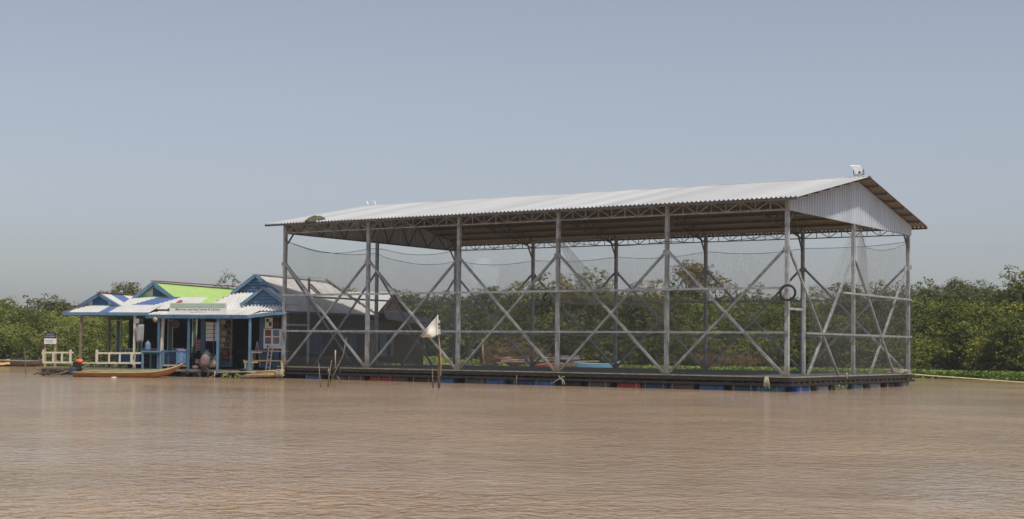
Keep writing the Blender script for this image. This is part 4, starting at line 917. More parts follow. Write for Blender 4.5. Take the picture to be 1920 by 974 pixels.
b_ = MB(); c = H(hp(331, 608, 1.9)[0], 1.85, hp(331, 608, 1.9)[1]); b_.lathe([(0.02, -.03), (.21, -.01), (.22, .01), (.02, .04)], 20, c, -HV); tag(b_.build('round_basket', mat('straw', (.14, .12, .10), .9, 0, .3, 20)), 'round woven basket hanging on the wall between two teal window posts', 'basket')
b_ = MB(); c = H(hp(293, 598, .0)[0], -.1, hp(293, 600, 0)[1]); b_.lathe([(.02, -.04), (.13, -.02), (.14, 0), (.05, .06)], 14, c, Vector((.3, -.9, -.3))); tag(b_.build('straw_hat', palewood, None, True), 'small straw hat hung under the porch fascia by the first blue post', 'hat')
# shelf with oddments left of the doorway
sh = empty('porch_shelf', H(-2.2, 1.4, DZ), 'crowded wooden shelf rack beside the dark doorway', 'shelf')
for y in (616, 629, 641, 651, 671): pbox(MB(), 411, 433, y, y + 1.2, LV - .35, .33).build('shelf_board', oldwood, sh)
for px in (411, 433): pbox(MB(), px - .7, px + .7, 598, 686, LV - .36, .05).build('upright', oldwood, sh)
items = [((414, 422, 600, 608), (200, 190, 170)), ((424, 431, 601, 612), (95, 70, 55)), ((413, 419, 609, 616), (170, 165, 155)), ((421, 425, 610, 616), (60, 60, 65)), ((413, 425, 620, 629), (175, 160, 125)), ((427, 432, 622, 629), (70, 70, 75)),
         ((413, 422, 633, 641), (190, 185, 175)), ((424, 430, 635, 641), (130, 110, 90)), ((413, 420, 645, 651), (180, 180, 175)), ((421, 425, 646, 651), (120, 100, 80)), ((416, 427, 655, 668), (135, 70, 58)), ((413, 430, 668, 674), (140, 75, 75))]
nm = ['pale box on the top shelf', 'brown bag on the top shelf near the doorway', 'small white jar under the pale box', 'small dark tin beside the white jar', 'tan carton on the second shelf', 'grey tin on the second shelf near the doorway', 'white carton on the third shelf', 'tan pot on the third shelf', 'small white box on the fourth shelf', 'small brown box on the fourth shelf', 'rust red bucket in the lower rack', 'pinkish red cloth bundle at the foot of the rack']
for k, (((a, b, c, d), colr), lb) in enumerate(zip(items, nm)):
    (ua_, zt_), (ub_, zb3) = hp(a, c, LV - .25), hp(b, d, LV - .25); um2 = (ua_ + ub_) / 2; rr2 = (ub_ - ua_) / 2
    m_ = mat('ware_%d' % k, c3(*[x * .8 for x in colr]), .7, 0, .25, 6)
    if k in (2, 3, 5, 7, 10): tag(MB().lathe([(rr2 * .85, 0), (rr2, .03), (rr2, (zt_ - zb3) * .85), (rr2 * .7, zt_ - zb3)], 12, H(um2, LV - .18, zb3)).build('pot', m_, None, True), lb, 'container')
    elif k in (1, 11):
        b_ = MB().lathe([(rr2 * .7, 0), (rr2, .05), (rr2 * .95, (zt_ - zb3) * .6), (rr2 * .4, zt_ - zb3)], 10, H(um2, LV - .18, zb3))
        for v in b_.v: v += Vector((random.uniform(-.02, .02), random.uniform(-.02, .02), random.uniform(-.015, .015)))
        tag(b_.build('bag', m_, None, True), lb, 'bag')
    else:
        b_ = hbox(MB(), ua_, ub_, LV - .28, LV - .06, zb3, zt_ * .9 + zb3 * .1); hbox(b_, ua_ - .006, ub_ + .006, LV - .286, LV - .054, zt_ * .92 + zb3 * .08, zt_)
        tag(b_.build('carton', m_), lb, 'box')
# red book rack
rk = empty('red_rack', H(-4, 1.6, DZ), 'narrow red rack of booklets beside the right teal window post', 'rack')
pbox(MB(), 369, 375.5, 636, 656, LV + .02, .1).build('back', redp, rk)
for y in (640, 645.5, 651, 656): pbox(MB(), 369, 375.5, y, y + .8, LV - .05, .08).build('shelf_board', creamp, rk)
# sacks
def sack(px, py0, py1, wpx, v, m1, m2, label, lean=0):
    u_, zb3 = hp(px, py1, v); zt_ = hp(px, py0, v)[1]; h_ = zt_ - zb3; r_ = wpx * .0127
    n_ = 14; prof = [(.75, 0), (1, .08), (1.0, .3), (.88, .5), (.66, .7), (.42, .85), (.16, .93), (.22, 1.0)]; b2 = MB()
    b2.lathe([(a * r_, z * h_) for a, z in prof], n_, H(u_, v, zb3))
    for v_ in b2.v:
        t = (v_.z - zb3) / h_; v_ += HU * (lean * t) + Vector((random.uniform(-.02, .02), random.uniform(-.02, .02), random.uniform(-.015, .015)))
    b2.m = [1 if (i // n_) >= 3 else 0 for i in range(len(b2.f))]
    return tag(b2.build('sack', [m1, m2], None, True), label, 'sack')
pinks = mat('pink_sack', (.20, .12, .14), .9, 0, .3, 8); greys = mat('net_sack', (.24, .22, .20), .9, 0, .35, 10)
sack(385, 656, 689, 26, .7, pinks, greys, 'bulging pink and grey sack on the porch before the louvred window', .1)
sack(398, 664, 689, 15, .75, palewood, greys, 'leaning tan sack tucked right of the big pink sack', .25)
b_ = MB().lathe([(.12, 0), (.17, .05), (.16, .16), (.05, .2)], 10, H(hp(366, 688, .7)[0], .7, DZ)); tag(b_.build('cloth_bundle', pinks, None, True), 'low purple grey bundle at the left foot of the pink sack', 'bundle')
tag(pbox(MB(), 366, 373.5, 674, 682, .9, .2).build('carton', palewood), 'small pale carton on the porch behind the low bundle', 'box')
b_ = MB().lathe([(.2, 0), (.25, .1), (.22, .3), (.14, .35)], 12, H(hp(359, 672, 1.3)[0], 1.3, hp(359, 675, 1.3)[1])); tag(b_.build('black_bag', blackm, None, True), 'black plastic bag hung right of the second blue post', 'bag')
# benches and ladder
def bench(x0, x1, ytop, v, label, ends):
    r_ = empty('wooden_bench', H(0, v, DZ), label, 'bench'); (ua_, za_), (ub_, zb3) = hp(x0, ytop, v), hp(x1, ytop, v)
    bo = mat('bench_plank', (.36, .20, .10), .7, 0, .3, 4) if 'bench_plank' not in MATS else MATS['bench_plank']
    b2 = MB(); b2.bar(H(ua_, v, za_ - .03), H(ub_, v, za_ - .03), .30, .05); b2.build('seat', bo, r_)
    b2 = MB(); b2.bar(H(ua_ + .03, v - .12, za_ - .10), H(ua_ + (ub_ - ua_) * .35, v - .12, za_ - .10), .03, .07); b2.build('apron', creamp, r_)
    for u_ in (ua_ + .12, ub_ - .2):
        for dv in (-.11, .08): b2 = MB(); b2.bar(H(u_, v + dv, DZ), H(u_, v + dv, za_ - .055), .055, .055); b2.build('leg', creamp, r_)
bench(458, 538, 675, .35, 'low wooden bench with cream legs at the right porch edge', 1)
bench(468, 540, 657, 1.0, 'higher wooden bench or table plank behind the low bench', 1)
ld = empty('ladder', H(-.5, 1.3, DZ), 'white ladder propped against the poster wall behind the benches', 'ladder')
for dx in (0, 1):
    u_, _ = hp(498.5 + dx * 7, 690, 1.3); b_ = MB(); b_.bar(H(u_, 1.30, DZ), H(u_ + .03, 1.55, 1.55), .05, .04); b_.build('rail', whitem, ld)
for k in range(6):
    u_, _ = hp(498.5, 690, 1.3); zz = DZ + .15 + k * .2; vv = 1.30 + .25 * (zz - DZ) / 1.2; b_ = MB(); b_.bar(H(u_, vv, zz), H(u_ + .2, vv, zz), .03, .03); b_.build('rung', whitem, ld)
st = empty('step_frame', H(-1, 1.2, DZ), 'pale A-shaped wooden frame behind the upper bench beside the doorway', 'frame')
for (xa, ya, xb, yb) in ((482, 641, 476, 688), (483, 641, 489, 688)):
    (ua_, za_), (ub_, zb3) = hp(xa, ya, 1.35), hp(xb, yb, 1.35); b_ = MB(); b_.bar(H(ua_, 1.35, za_), H(ub_, 1.3, zb3), .05, .04); b_.build('leg', greytowel, st)
# under the porch: tyres, bamboo, plants
p = H(hp(384, 701, -.15)[0], -.22, .16); tyre('tyre', p, (0.15, -1, 0.35), 0.27, 0.085, 'black fender tyre hung under the porch deck between the second and third blue posts')
p = H(hp(456, 702, -.1)[0], -.15, .14); tyre('tyre', p, (0.1, -1, 0.35), 0.27, 0.08, 'black fender tyre half hidden behind the bamboo bundle')
stick('mooring_pole', [H(hp(402, 699, -.3)[0], -.3, hp(402, 699, -.3)[1]), H(hp(533, 696, -.3)[0], -.25, hp(533, 696, -.3)[1])], .028, ropem, 'long pale pole lashed along the porch deck edge', 'pole')
q = H(hp(403, 699, -.35)[0], -.36, .3); b_ = MB(); b_.tube([q, q + Vector((0, 0, -.15)), q + Vector((-.03, 0, -.33))], .03, 6); b_.tube([q + Vector((-.5, 0, -.33)), q + Vector((-.3, 0, -.28)), q + Vector((-.04, 0, -.2)), q], .022, 5)
tag(b_.build('rope_end', ropem, None, True), 'knotted white rope hanging from the left end of the pale pole', 'rope')
bamb = mat('cut_bamboo', (.50, .36, .18), .6, 0, .3, 3)
for k in range(16):
    row = k // 5; a0 = 447 + random.uniform(-2, 14) + row * 8; yA = 707 - row * 3.2 - (k % 5) * .5
    pA = at(a0, yA + 1, 68.6 + (k % 5) * .13); pB = at(530 + random.uniform(-4, 4), 705 - row * 3.4 - (k % 5) * .9, 68.0 + (k % 5) * .13)
    pA[2] = max(pA[2], .03); pB[2] = max(pB[2], .05)
    tag(MB().tube([pA, (pA + pB) / 2 + np.array([0, 0, .01]), pB], [.045, .042, .035], 7).build('bamboo_cane', bamb if k % 4 else barkp, None, True), 'cut bamboo cane in the floating bundle at the right porch end', 'bamboo', 'bamboo canes lashed in a bundle')
b_ = MB(); q = V3(at(524, 697, 68.0)); 
for i in range(7): b_.tube([q + Vector((random.uniform(-.15, .15), 0, .1)), q + Vector((random.uniform(-.25, .25), -.08, random.uniform(0, .12))), q + Vector((random.uniform(-.2, .35), -.1, -.15 - random.uniform(0, .2)))], .022, 5)
tag(b_.build('rope_heap', ropem, None, True), 'tangle of cream rope on the butt ends of the bamboo bundle', 'rope')
# ---- boats
def hull(name, path, widths, depths, m_, inner, label, rim=None, cat='boat', tilt=0.0):
    """path: centreline points at gunwale height; widths: half widths; depths below gunwale"""
    r_ = empty(name, (path[0] + path[-1]) / 2, label, cat); P_ = [V3(p) for p in path]; k = len(P_); sec = 9
    for part, sc, dz in (('hull', 1, 0), ('inside', .86, .03)):
        b2 = MB()
        for i, p in enumerate(P_):
            d = (P_[min(i + 1, k - 1)] - P_[max(i - 1, 0)]); d.z = 0; d.normalize(); s_ = Vector((d.y, -d.x, 0))
            for j in range(sec):
                t = math.pi * j / (sec - 1); b2.v.append(p + s_ * (widths[i] * sc * math.cos(t)) - UZ * (depths[i] * (math.sin(t) ** .7) * (sc if dz else 1) - dz * 0) - UZ * (tilt * math.cos(t) * widths[i] / .46))
        for i in range(k - 1):
            for j in range(sec - 1): b2.face((i * sec + j, i * sec + j + 1, (i + 1) * sec + j + 1, (i + 1) * sec + j))
        for e in (0, k - 1): b2.face([e * sec + j for j in range(sec)])
        if part == 'inside': b2.m = [0] * len(b2.f)
        b2.build(part, m_ if part == 'hull' else inner, r_, True)
    b2 = MB()
    for sg_ in (1, -1):
        pts = []
        for i, p in enumerate(P_):
            d = (P_[min(i + 1, k - 1)] - P_[max(i - 1, 0)]); d.z = 0; d.normalize(); s_ = Vector((d.y, -d.x, 0)); pts.append(p + s_ * widths[i] * sg_ * .96 - UZ * (tilt * sg_ * widths[i] / .46))
        b2.tube(pts, .03, 5)
    b2.build('gunwale', rim or m_, r_, True)
    return r_
boat_green = mat('boat_green_interior', (.12, .24, .06), .7, 0, .3, 3)
kB = [(141, 699.5), (160, 700), (200, 700.5), (250, 700.2), (290, 698), (315, 693.5), (332, 687.5), (343, 683)]
path = [at(x, y - 2.5, 69.3 - i * .03) for i, (x, y) in enumerate(kB)]
path = [np.array([p[0], p[1], z]) for p, z in zip(path, (.25, .26, .26, .27, .30, .40, .54, .68))]
bt_ = hull('longtail_boat', path, [.34, .42, .46, .46, .40, .28, .14, .05], [.27, .29, .31, .32, .32, .28, .18, .08], orangewood, boat_green, 'long narrow orange wooden boat with green inside and raised prow, moored before the porch', rim=palewood, tilt=.045)
b_ = MB(); fl0 = [H(0, 0, 0)]
P_ = [V3(p) for p in path]
for i in range(5):
    a, c = P_[i], P_[i + 1]; d = (c - a).normalized(); s_ = Vector((d.y, -d.x, 0)); wa, wb = [.34, .42, .46, .46, .40, .28][i] * .9, [.34, .42, .46, .46, .40, .28][i + 1] * .9
    k1, k2 = UZ * (.045 * wa / .46), UZ * (.045 * wb / .46); b_.hexa([a - s_ * wa - UZ * .05 + k1, a + s_ * wa - UZ * .05 - k1, c + s_ * wb - UZ * .05 - k2, c - s_ * wb - UZ * .05 + k2, a - s_ * wa - UZ * .01 + k1, a + s_ * wa - UZ * .01 - k1, c + s_ * wb - UZ * .01 - k2, c - s_ * wb - UZ * .01 + k2])
b_.build('deck_boards', boat_green, bt_)
b_ = MB()
for x0, x1 in ((155, 158), (160.5, 163), (166, 168.5), (172, 182), (259, 277)):
    a, c = V3(at(x0, 697, 69.25)), V3(at(x1, 697, 69.25)); a.z = c.z = .285; b_.bar(a, c, .22, .02)
b_.build('pale_slats', palewood, bt_)
en = empty('longtail_engine', at(147, 690, 69.4), 'small dark boat engine with bright orange fuel tank and long propeller shaft', 'engine')
c = V3(at(146.5, 687, 69.4)); ex = V3(camvec(1, 0)); 
b_ = MB(); b_.box(c + UZ * -.05, ex * .16, Vector(FWD0) * .14, UZ * .16); b_.box(c + UZ * .13 - ex * .1, ex * .12, Vector(FWD0) * .12, UZ * .09)
for i in range(6): b_.box(c - ex * .17 + UZ * (-.12 + i * .05), ex * .06, Vector(FWD0) * .15, UZ * .014)
b_.build('engine_block', blackm, en)
MB().lathe([(.06, -.17), (.105, -.12), (.12, 0), (.105, .12), (.06, .17)], 14, V3(at(149, 678, 69.4)), ex).build('fuel_tank', mat('orange_plastic', (.75, .14, .02), .35, 0, .08), en, True)
MB().lathe([(.05, 0), (.07, .03), (.07, .1)], 10, V3(at(137, 686, 69.3)), -ex).build('exhaust', galv, en, True)
b_ = MB(); b_.tube([at(168, 684, 69.4), at(146, 691, 69.4), at(115, 700, 69.2), at(96, 703.5, 69.0)], [.02, .028, .028, .022], 7); b_.build('propeller_shaft', oldwood, en, True)
b_ = MB(); b_.tube([at(160, 684, 69.5), at(163, 692, 69.4)], .018, 5); b_.tube([at(165, 683, 69.5), at(168, 692, 69.4)], .018, 5); b_.build('bracket', galv, en)
b_ = MB().lathe([(.16, 0), (.2, .05), (.19, .28), (.15, .32)], 12, V3(at(137, 702, 69.2)) * 1.0); tag(b_.build('plastic_tub', mat('dark_tub', (.03, .06, .09), .5, 0, .3)), 'dark tub at the stern of the orange boat below the engine', 'tub')
# brush heap
b_ = MB()
for i in range(70):
    x = random.uniform(73, 136); y = 703 - random.uniform(0, 1) * (9 * min(1, (x - 68) / 20)); a = V3(at(x, y, 69.6 + random.uniform(-.3, .3))); d = ex * random.uniform(-.5, .5) + UZ * random.uniform(-.1, .12) + Vector(FWD0) * random.uniform(-.2, .2)
    a.z = max(a.z, .03); e_ = a + d; e_.z = max(e_.z, .02); b_.tube([a, e_], random.uniform(.012, .03), 4)
tag(b_.build('brush_heap', mat('driftwood', (.10, .075, .055), .9, 0, .4, 6)), 'heap of dark driftwood sticks floating below the left railing', 'driftwood')
# old wooden boat at the far left
path = [at(x, 680, 97.5) for x in (-60, -30, 0, 30, 60, 76, 84)]
path = [np.array([p[0], p[1], z]) for p, z in zip(path, (.45, .42, .40, .38, .38, .42, .5))]
hull('moored_boat', path, [.6, .8, .85, .85, .7, .4, .1], [.4, .42, .42, .42, .4, .35, .2], barkp, boat_green, 'old brown wooden boat with faded green gunwale at the left bank', rim=mat('faded_green', (.20, .27, .20), .8))
tag(MB().box(at(6, 678.5, 97), camvec(1, 0) * .5, Vector(FWD0) * .6, UZ * .25).build('yellow_tarp', mat('ochre_cloth', (.48, .30, .10), .8, 0, .3, 3)), 'ochre panel lying over the left end of the old brown boat', 'tarp') if False else None
b_ = MB()
for i in range(9):
    for j in range(4):
        t = i / 8; s_ = j / 3; p = V3(at(-12 + 31 * t, 675 + 9.5 * s_, 97.2 - s_ * .9)); p += UZ * (.03 * math.sin(t * 9)); b_.v.append(p)
for i in range(8):
    for j in range(3): b_.face((i * 4 + j, (i + 1) * 4 + j, (i + 1) * 4 + j + 1, i * 4 + j + 1))
o = b_.build('yellow_tarp', mat('ochre_cloth', (.50, .31, .11), .8, 0, .3, 3), None, True); o.modifiers.new('t', 'SOLIDIFY').thickness = .02
tag(o, 'ochre cloth draped over the left end of the old brown boat', 'tarp')
stick('stake', [at(49, 706, 74), at(48, 690, 74), at(46.5, 652, 74)], [.03, .02, .012], barkp, 'thin dark stick standing in the water left of the sign', 'stake')
b_ = MB()
for i in range(6): 
    t = i / 5 * math.pi; b_.v += [V3(at(113 + 22 * i / 5, 676, 74)) + UZ * (.25 * math.sin(t) - .1), V3(at(113 + 22 * i / 5, 676, 74.8)) + UZ * (.25 * math.sin(t) - .1)]
for i in range(5): b_.face((2 * i, 2 * i + 2, 2 * i + 3, 2 * i + 1))
o = b_.build('pale_tarp', mat('pale_green_tarp', (.36, .50, .40), .8, 0, .2), None, True); o.modifiers.new('t', 'SOLIDIFY').thickness = .02; tag(o, 'pale green tarp bulging behind the left railing', 'tarp')
b_ = MB().lathe([(.02, 0), (.14, .01), (.12, .05), (.02, .06)], 8, V3(gp(215, 67.2, .0))); tag(b_.build('floating_bag', whitem, None, True), 'scrap of white plastic floating in front of the orange boat', 'litter')
# boats and raft behind the hall
bsky = mat('sky_blue_hull', (.16, .42, .66), .5, 0, .1)
path = [at(x, y, 94) for x, y in ((1076, 679), (1088, 682), (1110, 683), (1135, 683), (1154, 682), (1166, 677))]
hull('blue_canoe', path, [.05, .28, .36, .34, .2, .05], [.12, .42, .5, .5, .38, .12], bsky, darkin, 'sky blue canoe moored behind the hall deck', rim=bsky)
path = [at(x, y, 94) for x, y in ((1000, 686), (1012, 684.5), (1026, 683), (1041, 680.5))]
hull('red_canoe', path, [.06, .25, .3, .22], [.1, .25, .3, .3], mat('red_hull', (.42, .08, .05), .5, 0, .2), darkin, 'short red canoe behind the hall deck left of the blue canoe')
path = [at(x, y, 100) for x, y in ((822, 682), (836, 683), (851, 684.5), (856, 685))]
hull('yellow_canoe', path, [.1, .28, .3, .1], [.15, .25, .25, .1], mat('yellow_hull', (.70, .42, .02), .5, 0, .1), darkin, 'yellow canoe behind the hall deck in the third bay')
b_ = MB()
for x0, x1 in ((866, 882), (890, 901)): b_.bar(at(x0, 685.5, 100), at(x1, 686.5, 100), .3, .08)
tag(b_.build('yellow_planks', MATS['yellow_hull']), 'thin yellow planks floating right of the yellow canoe', 'plank')
logm = mat('grey_logs', (.24, .18, .14), .9, 0, .35, 4)
for k in range(26):
    x0 = random.uniform(925, 1080); y = random.uniform(668, 686) if x0 < 1060 else random.uniform(677, 686); D = 96 + (686 - y) * .25
    a, c = at(x0, y + random.uniform(-2, 2), D), at(min(1132, x0 + random.uniform(25, 75)), y + random.uniform(-2.5, 2.5), D + random.uniform(-.6, .6))
    tag(MB().tube([a, (a + c) / 2 + np.array([0, 0, random.uniform(-.04, .04)]), c], random.uniform(.05, .09), 6).build('driftwood_log', logm if k % 5 else mat('redlog%d' % k, (.22, .10, .07), .8), None, True), 'weathered log in the pile on the bank behind the hall', 'log', 'logs piled on the bank')
for k in range(3):
    b_ = MB(); q = V3(at(1058 + k * 11, 671 + k % 2, 97)); b_.box(q, ex * .22, Vector(FWD0) * .2, UZ * .12); b_.box(q + UZ * .13, ex * .24, Vector(FWD0) * .22, UZ * .02)
    tag(b_.build('grey_crate', mat('crate_grey%d' % k, (.22, .24, .25), .7)), ['left', 'middle', 'right'][k] + ' of the three grey crates on the log pile behind the hall', 'crate', 'grey crates on the log pile')
stick('stake', [at(907, 682, 96), at(905, 660, 96), at(905, 636, 96)], .04, palewood, 'pale upright stake on the bank, seen between the third and fourth front posts')
# ---------------------------------------------------------------- vegetation
def leaves_on(blobs, dens, size, up=.35, wob=.25, cl=11, csp=.16, aspect=.5, spray=.30):
    """blobs: rows (x,y,z,rx,ry,rz). Each lumpy clump carries domed sprays of rhomb leaves; returns verts, quads, per-vertex tint"""
    size = size * .88; dens = dens * 1.35
    P_, N_, T_ = [], [], []
    for b in blobs:
        c = np.array(b[:3]); r = np.array(b[3:6]); area = 4 * math.pi * ((r[0] * r[1]) ** 1.6 / 3 + (r[0] * r[2]) ** 1.6 * 2 / 3) ** (1 / 1.6)
        n = max(5, int(area * dens / cl))
        d = RN.normal(size=(n, 3)); d /= np.linalg.norm(d, axis=1)[:, None]; d = d[d[:, 2] > -.6]; n = len(d)
        ph = RN.uniform(0, 6.28, 6); lump = 1 + wob * (np.sin(d[:, 0] * 4.1 + ph[0]) * np.sin(d[:, 1] * 4.7 + ph[1]) + .7 * np.sin(d[:, 2] * 7 + ph[2] + d[:, 0] * 5) * np.sin(d[:, 1] * 8 + ph[3]))
        rad = np.where(RN.rand(n) < .8, RN.uniform(.85, 1.05, n), RN.uniform(.45, .9, n)) * lump
        p = c + d * r * rad[:, None]
        sr = spray * min(1.0, r[0] / .8) * RN.uniform(.35, 1.5, n)
        e = RN.normal(size=(n * cl, 3)) + np.repeat(d, cl, 0) * .9 + np.array([0, 0, .8]); e /= np.linalg.norm(e, axis=1)[:, None]
        q = np.repeat(p, cl, 0) + e * (np.repeat(sr, cl) * RN.uniform(.35, 1.25, n * cl))[:, None] * np.array([1.15, 1.15, .75])
        P_.append(q); N_.append(e * 1.0 + np.array([0, 0, up]) + RN.normal(size=(n * cl, 3)) * .33)
        T_.append(np.repeat(np.clip(RN.normal(.42, .17, n), 0, 1) + (b[6] if len(b) > 6 else 0) + RN.normal(0, .09), cl))
    p = np.concatenate(P_); nn = np.concatenate(N_); T = np.concatenate(T_); nn /= np.linalg.norm(nn, axis=1)[:, None]
    k = len(p); a = np.cross(nn, RN.normal(size=(k, 3))); a /= np.linalg.norm(a, axis=1)[:, None] + 1e-9; b_ = np.cross(nn, a)
    s_ = (size * RN.uniform(.6, 1.35, k))[:, None]
    V_ = np.stack([p - a * s_ * .5, p + b_ * s_ * aspect * .5 + a * s_ * .05, p + a * s_ * .5, p - b_ * s_ * aspect * .5 + a * s_ * .05], 1).reshape(-1, 3)
    TINT[0] = np.repeat(T, 4).astype(np.float32)
    return V_, np.arange(k * 4).reshape(-1, 4)
TINT = [None]
LC = [0]
def crown_blobs(c, rx, ry, rz, k, fr=(.28, .45), flat=.8, low=-.5):
    bl = []
    for i in range(k):
        while True:
            d = RN.normal(size=3); d /= np.linalg.norm(d)
            if d[2] > low: break
        q = RN.uniform(.35, .82); f_ = RN.uniform(*fr); p = c + d * np.array([rx, ry, rz]) * q
        s_ = f_ * (rx * ry * rz) ** (1 / 3); bl.append([p[0], p[1], p[2], s_ * 1.1, s_ * 1.1, s_ * flat])
    return bl
def tree(name, label, cat, px, ytop, wpx, D, m_, k=14, dens=60, size=.17, base=.25, frac=.72, group=None, wob=.3, fr=(.28, .45), trunk=True, aspect=.5, csp=.18, lean=0):
    g0 = gp(px, D, base); top = at(px, ytop, D)[2]; Ht = top - base; hw_ = wpx * D / F / 2; rz = Ht * frac / 2
    root_ = empty(name, g0, label, cat, group); c = np.array([g0[0] + lean, g0[1], top - rz])
    bl = crown_blobs(c, hw_ * 1.0, hw_ * .9, rz * 1.0, k, fr)
    mt = max(b[2] + b[5] for b in bl)
    for b in bl: b[2] += (top - mt) * .9
    V_, Q = leaves_on(bl, dens, size, wob=wob, aspect=aspect, csp=csp); LC[0] += len(Q)
    npmesh('crown', V_, Q, m_, root_, g0, TINT[0])
    if trunk:
        b_ = MB(); t_ = V3(c) - Vector((0, 0, rz * .3)); r0 = max(.06, Ht * .022)
        b_.tube([V3(g0) - Vector((0, 0, .2)), V3(g0).lerp(t_, .5) + Vector((RN.uniform(-.1, .1), RN.uniform(-.1, .1), 0)), t_], [r0, r0 * .75, r0 * .5], 7)
        for b in bl[::2]: b_.tube([V3(g0).lerp(t_, RN.uniform(.4, 1)), (V3(b[:3]) + t_) / 2 + Vector((0, 0, -.1)), V3(b[:3]) + Vector((0, 0, b[5] * .5))], [r0 * .4, r0 * .25, r0 * .1], 5)
        b_.build('trunk', tree_bark, root_, True)
    return root_
def mass(name, label, cat, x0, x1, prof, off, m_, step=26, dens=55, size=.17, rr=(.8, 1.25), depth=2.4, zlo=.5, wob=.3, csp=.18, aspect=.5):
    """continuous thicket along the bank between pixel columns; prof: [(px, top y)], off: metres behind the bank line"""
    bl = []
    for row, (hf, db) in enumerate(((.55, 0.0), (.78, .4), (1.0, .85))):
        px = x0 + row * 17; big = rr[1] * 1.9
        while px < x1:
            D = (bankD(px) if off < 50 else 0) + off + depth * db + RN.uniform(-.5, .5)
            rx = RN.uniform(.75, 1.25) * big; top = at(px, lin(prof, px) + RN.uniform(-5, 7), D)[2]; H_ = max(.8, (top * hf * RN.uniform(.85, 1.12)) if row < 2 else top)
            tn = RN.normal(0, .16); K = int(5 + 9 * rx / 2); zc = max(H_ * .5, H_ - rx * .9)
            for q in range(K):
                a = RN.uniform(0, 6.28); rho = math.sqrt(RN.rand()); hz = (1 - rho ** 2) ** .5
                r_ = RN.uniform(*rr) * .8; z = zc + (H_ - zc) * hz * RN.uniform(.75, 1) - r_ * .55
                p = gp(px, D, 0); bl.append([p[0] + rx * rho * math.cos(a), p[1] + rx * rho * math.sin(a), max(z, zlo), r_ * 1.1, r_ * 1.1, r_ * .8, tn])
                if z > 1.4 and row == 0 or q % 2: bl.append([p[0] + rx * .8 * math.cos(a), p[1] + rx * .8 * math.sin(a), max(zlo, z * RN.uniform(.3, .7)), r_ * 1.1, r_ * 1.1, r_ * .9, tn])
            px += rx * 1.15 / D * F
    V_, Q = leaves_on(bl, dens, size, wob=wob, csp=csp, aspect=aspect); LC[0] += len(Q)
    o = npmesh(name, V_, Q, m_, None, np.array(gp((x0 + x1) / 2, (bankD((x0 + x1) / 2) if off < 50 else 0) + off, 0)), TINT[0])
    return tag(o, label, cat, kind='stuff')
# left bank
mass('bank_thicket', 'dense mid green willow thicket covering the left bank behind the houses', 'bushes', -160, 600, [(-200, 560), (0, 572), (60, 583), (130, 588), (200, 592), (300, 592), (600, 590)], 1.0, lf_bank, step=15, dens=62, size=.16, rr=(.6, 1.0), depth=4.5, aspect=.45, zlo=.3)
mass('bank_thicket', 'upper rear layer of the willow thicket along the left bank', 'bushes', -160, 560, [(-200, 548), (0, 562), (20, 570), (60, 577), (160, 580), (560, 578)], 6.0, lf_bank, step=28, dens=50, size=.18, rr=(.7, 1.2), zlo=2.0)
tree('rounded_tree', 'broad rounded green tree rising over the left thicket, left of the striped roof', 'tree', 104, 555, 78, 150, lf_dark, 18, 38, .26)
tree('sparse_tree', 'thin sparse tree with two small tufts, left of the broad rounded tree', 'tree', 60, 558, 28, 135, lf_far, 5, 30, .22, frac=.4, fr=(.25, .35))
tree('sparse_tree', 'small dark tuft of a tree at the left, leftmost of the sparse tops', 'tree', 48, 553, 14, 136, lf_far, 3, 30, .22, frac=.35, fr=(.3, .45))
tree('background_tree', 'low tree top at the far left edge of the view', 'tree', 8, 562, 60, 140, lf_dark, 9, 34, .24)
tree('background_tree', 'low olive tree directly left of the striped gable', 'tree', 175, 570, 60, 150, lf_far, 9, 34, .25)
tree('rounded_tree', 'dark rounded tree behind the ridge between the striped and green roofs', 'tree', 238, 530, 64, 130, lf_dark, 16, 42, .22)
tree('background_tree', 'small dark tree top just above the striped pavilion gable', 'tree', 196, 546, 30, 134, lf_far, 7, 36, .22)
tree('sparse_tree', 'loose olive tree behind the ridge of the green roof', 'tree', 424, 512, 74, 120, lf_dark, 26, 44, .17, fr=(.22, .36), wob=.35)
tree('background_tree', 'small green tree top behind the grey library roof, left of the second hall post', 'tree', 655, 536, 30, 130, lf_mid, 7, 40, .2)
# beyond the lagoon gap, seen through the left bays
for px, yt, wd, D, m_, lb in [(760, 544, 110, 175, lf_far, 'broad tree in the far wood behind the brown gable'), (830, 548, 90, 185, lf_far, 'far tree right of the brown gable, left of the third front post'), (795, 556, 80, 165, lf_dark, 'dark low tree in the far wood, behind the white flag'),
                              (880, 543, 100, 175, lf_far, 'far tree straight behind the third front post'), (930, 538, 90, 165, lf_dark, 'dark far tree between the third and fourth front posts, leftmost there'), (720, 550, 70, 180, lf_far, 'far tree top over the white rear roof')]:
    tree('background_tree', lb, 'tree', px, yt, wd, D, m_, 18, 34, .3, frac=.95, fr=(.3, .45), base=.1)
mass('far_wood', 'far dark wood beyond the water gap', 'wood', 640, 960, [(640, 575), (960, 565)], 172, lf_far, step=14, dens=26, size=.34, rr=(1.4, 2.0), zlo=.6)
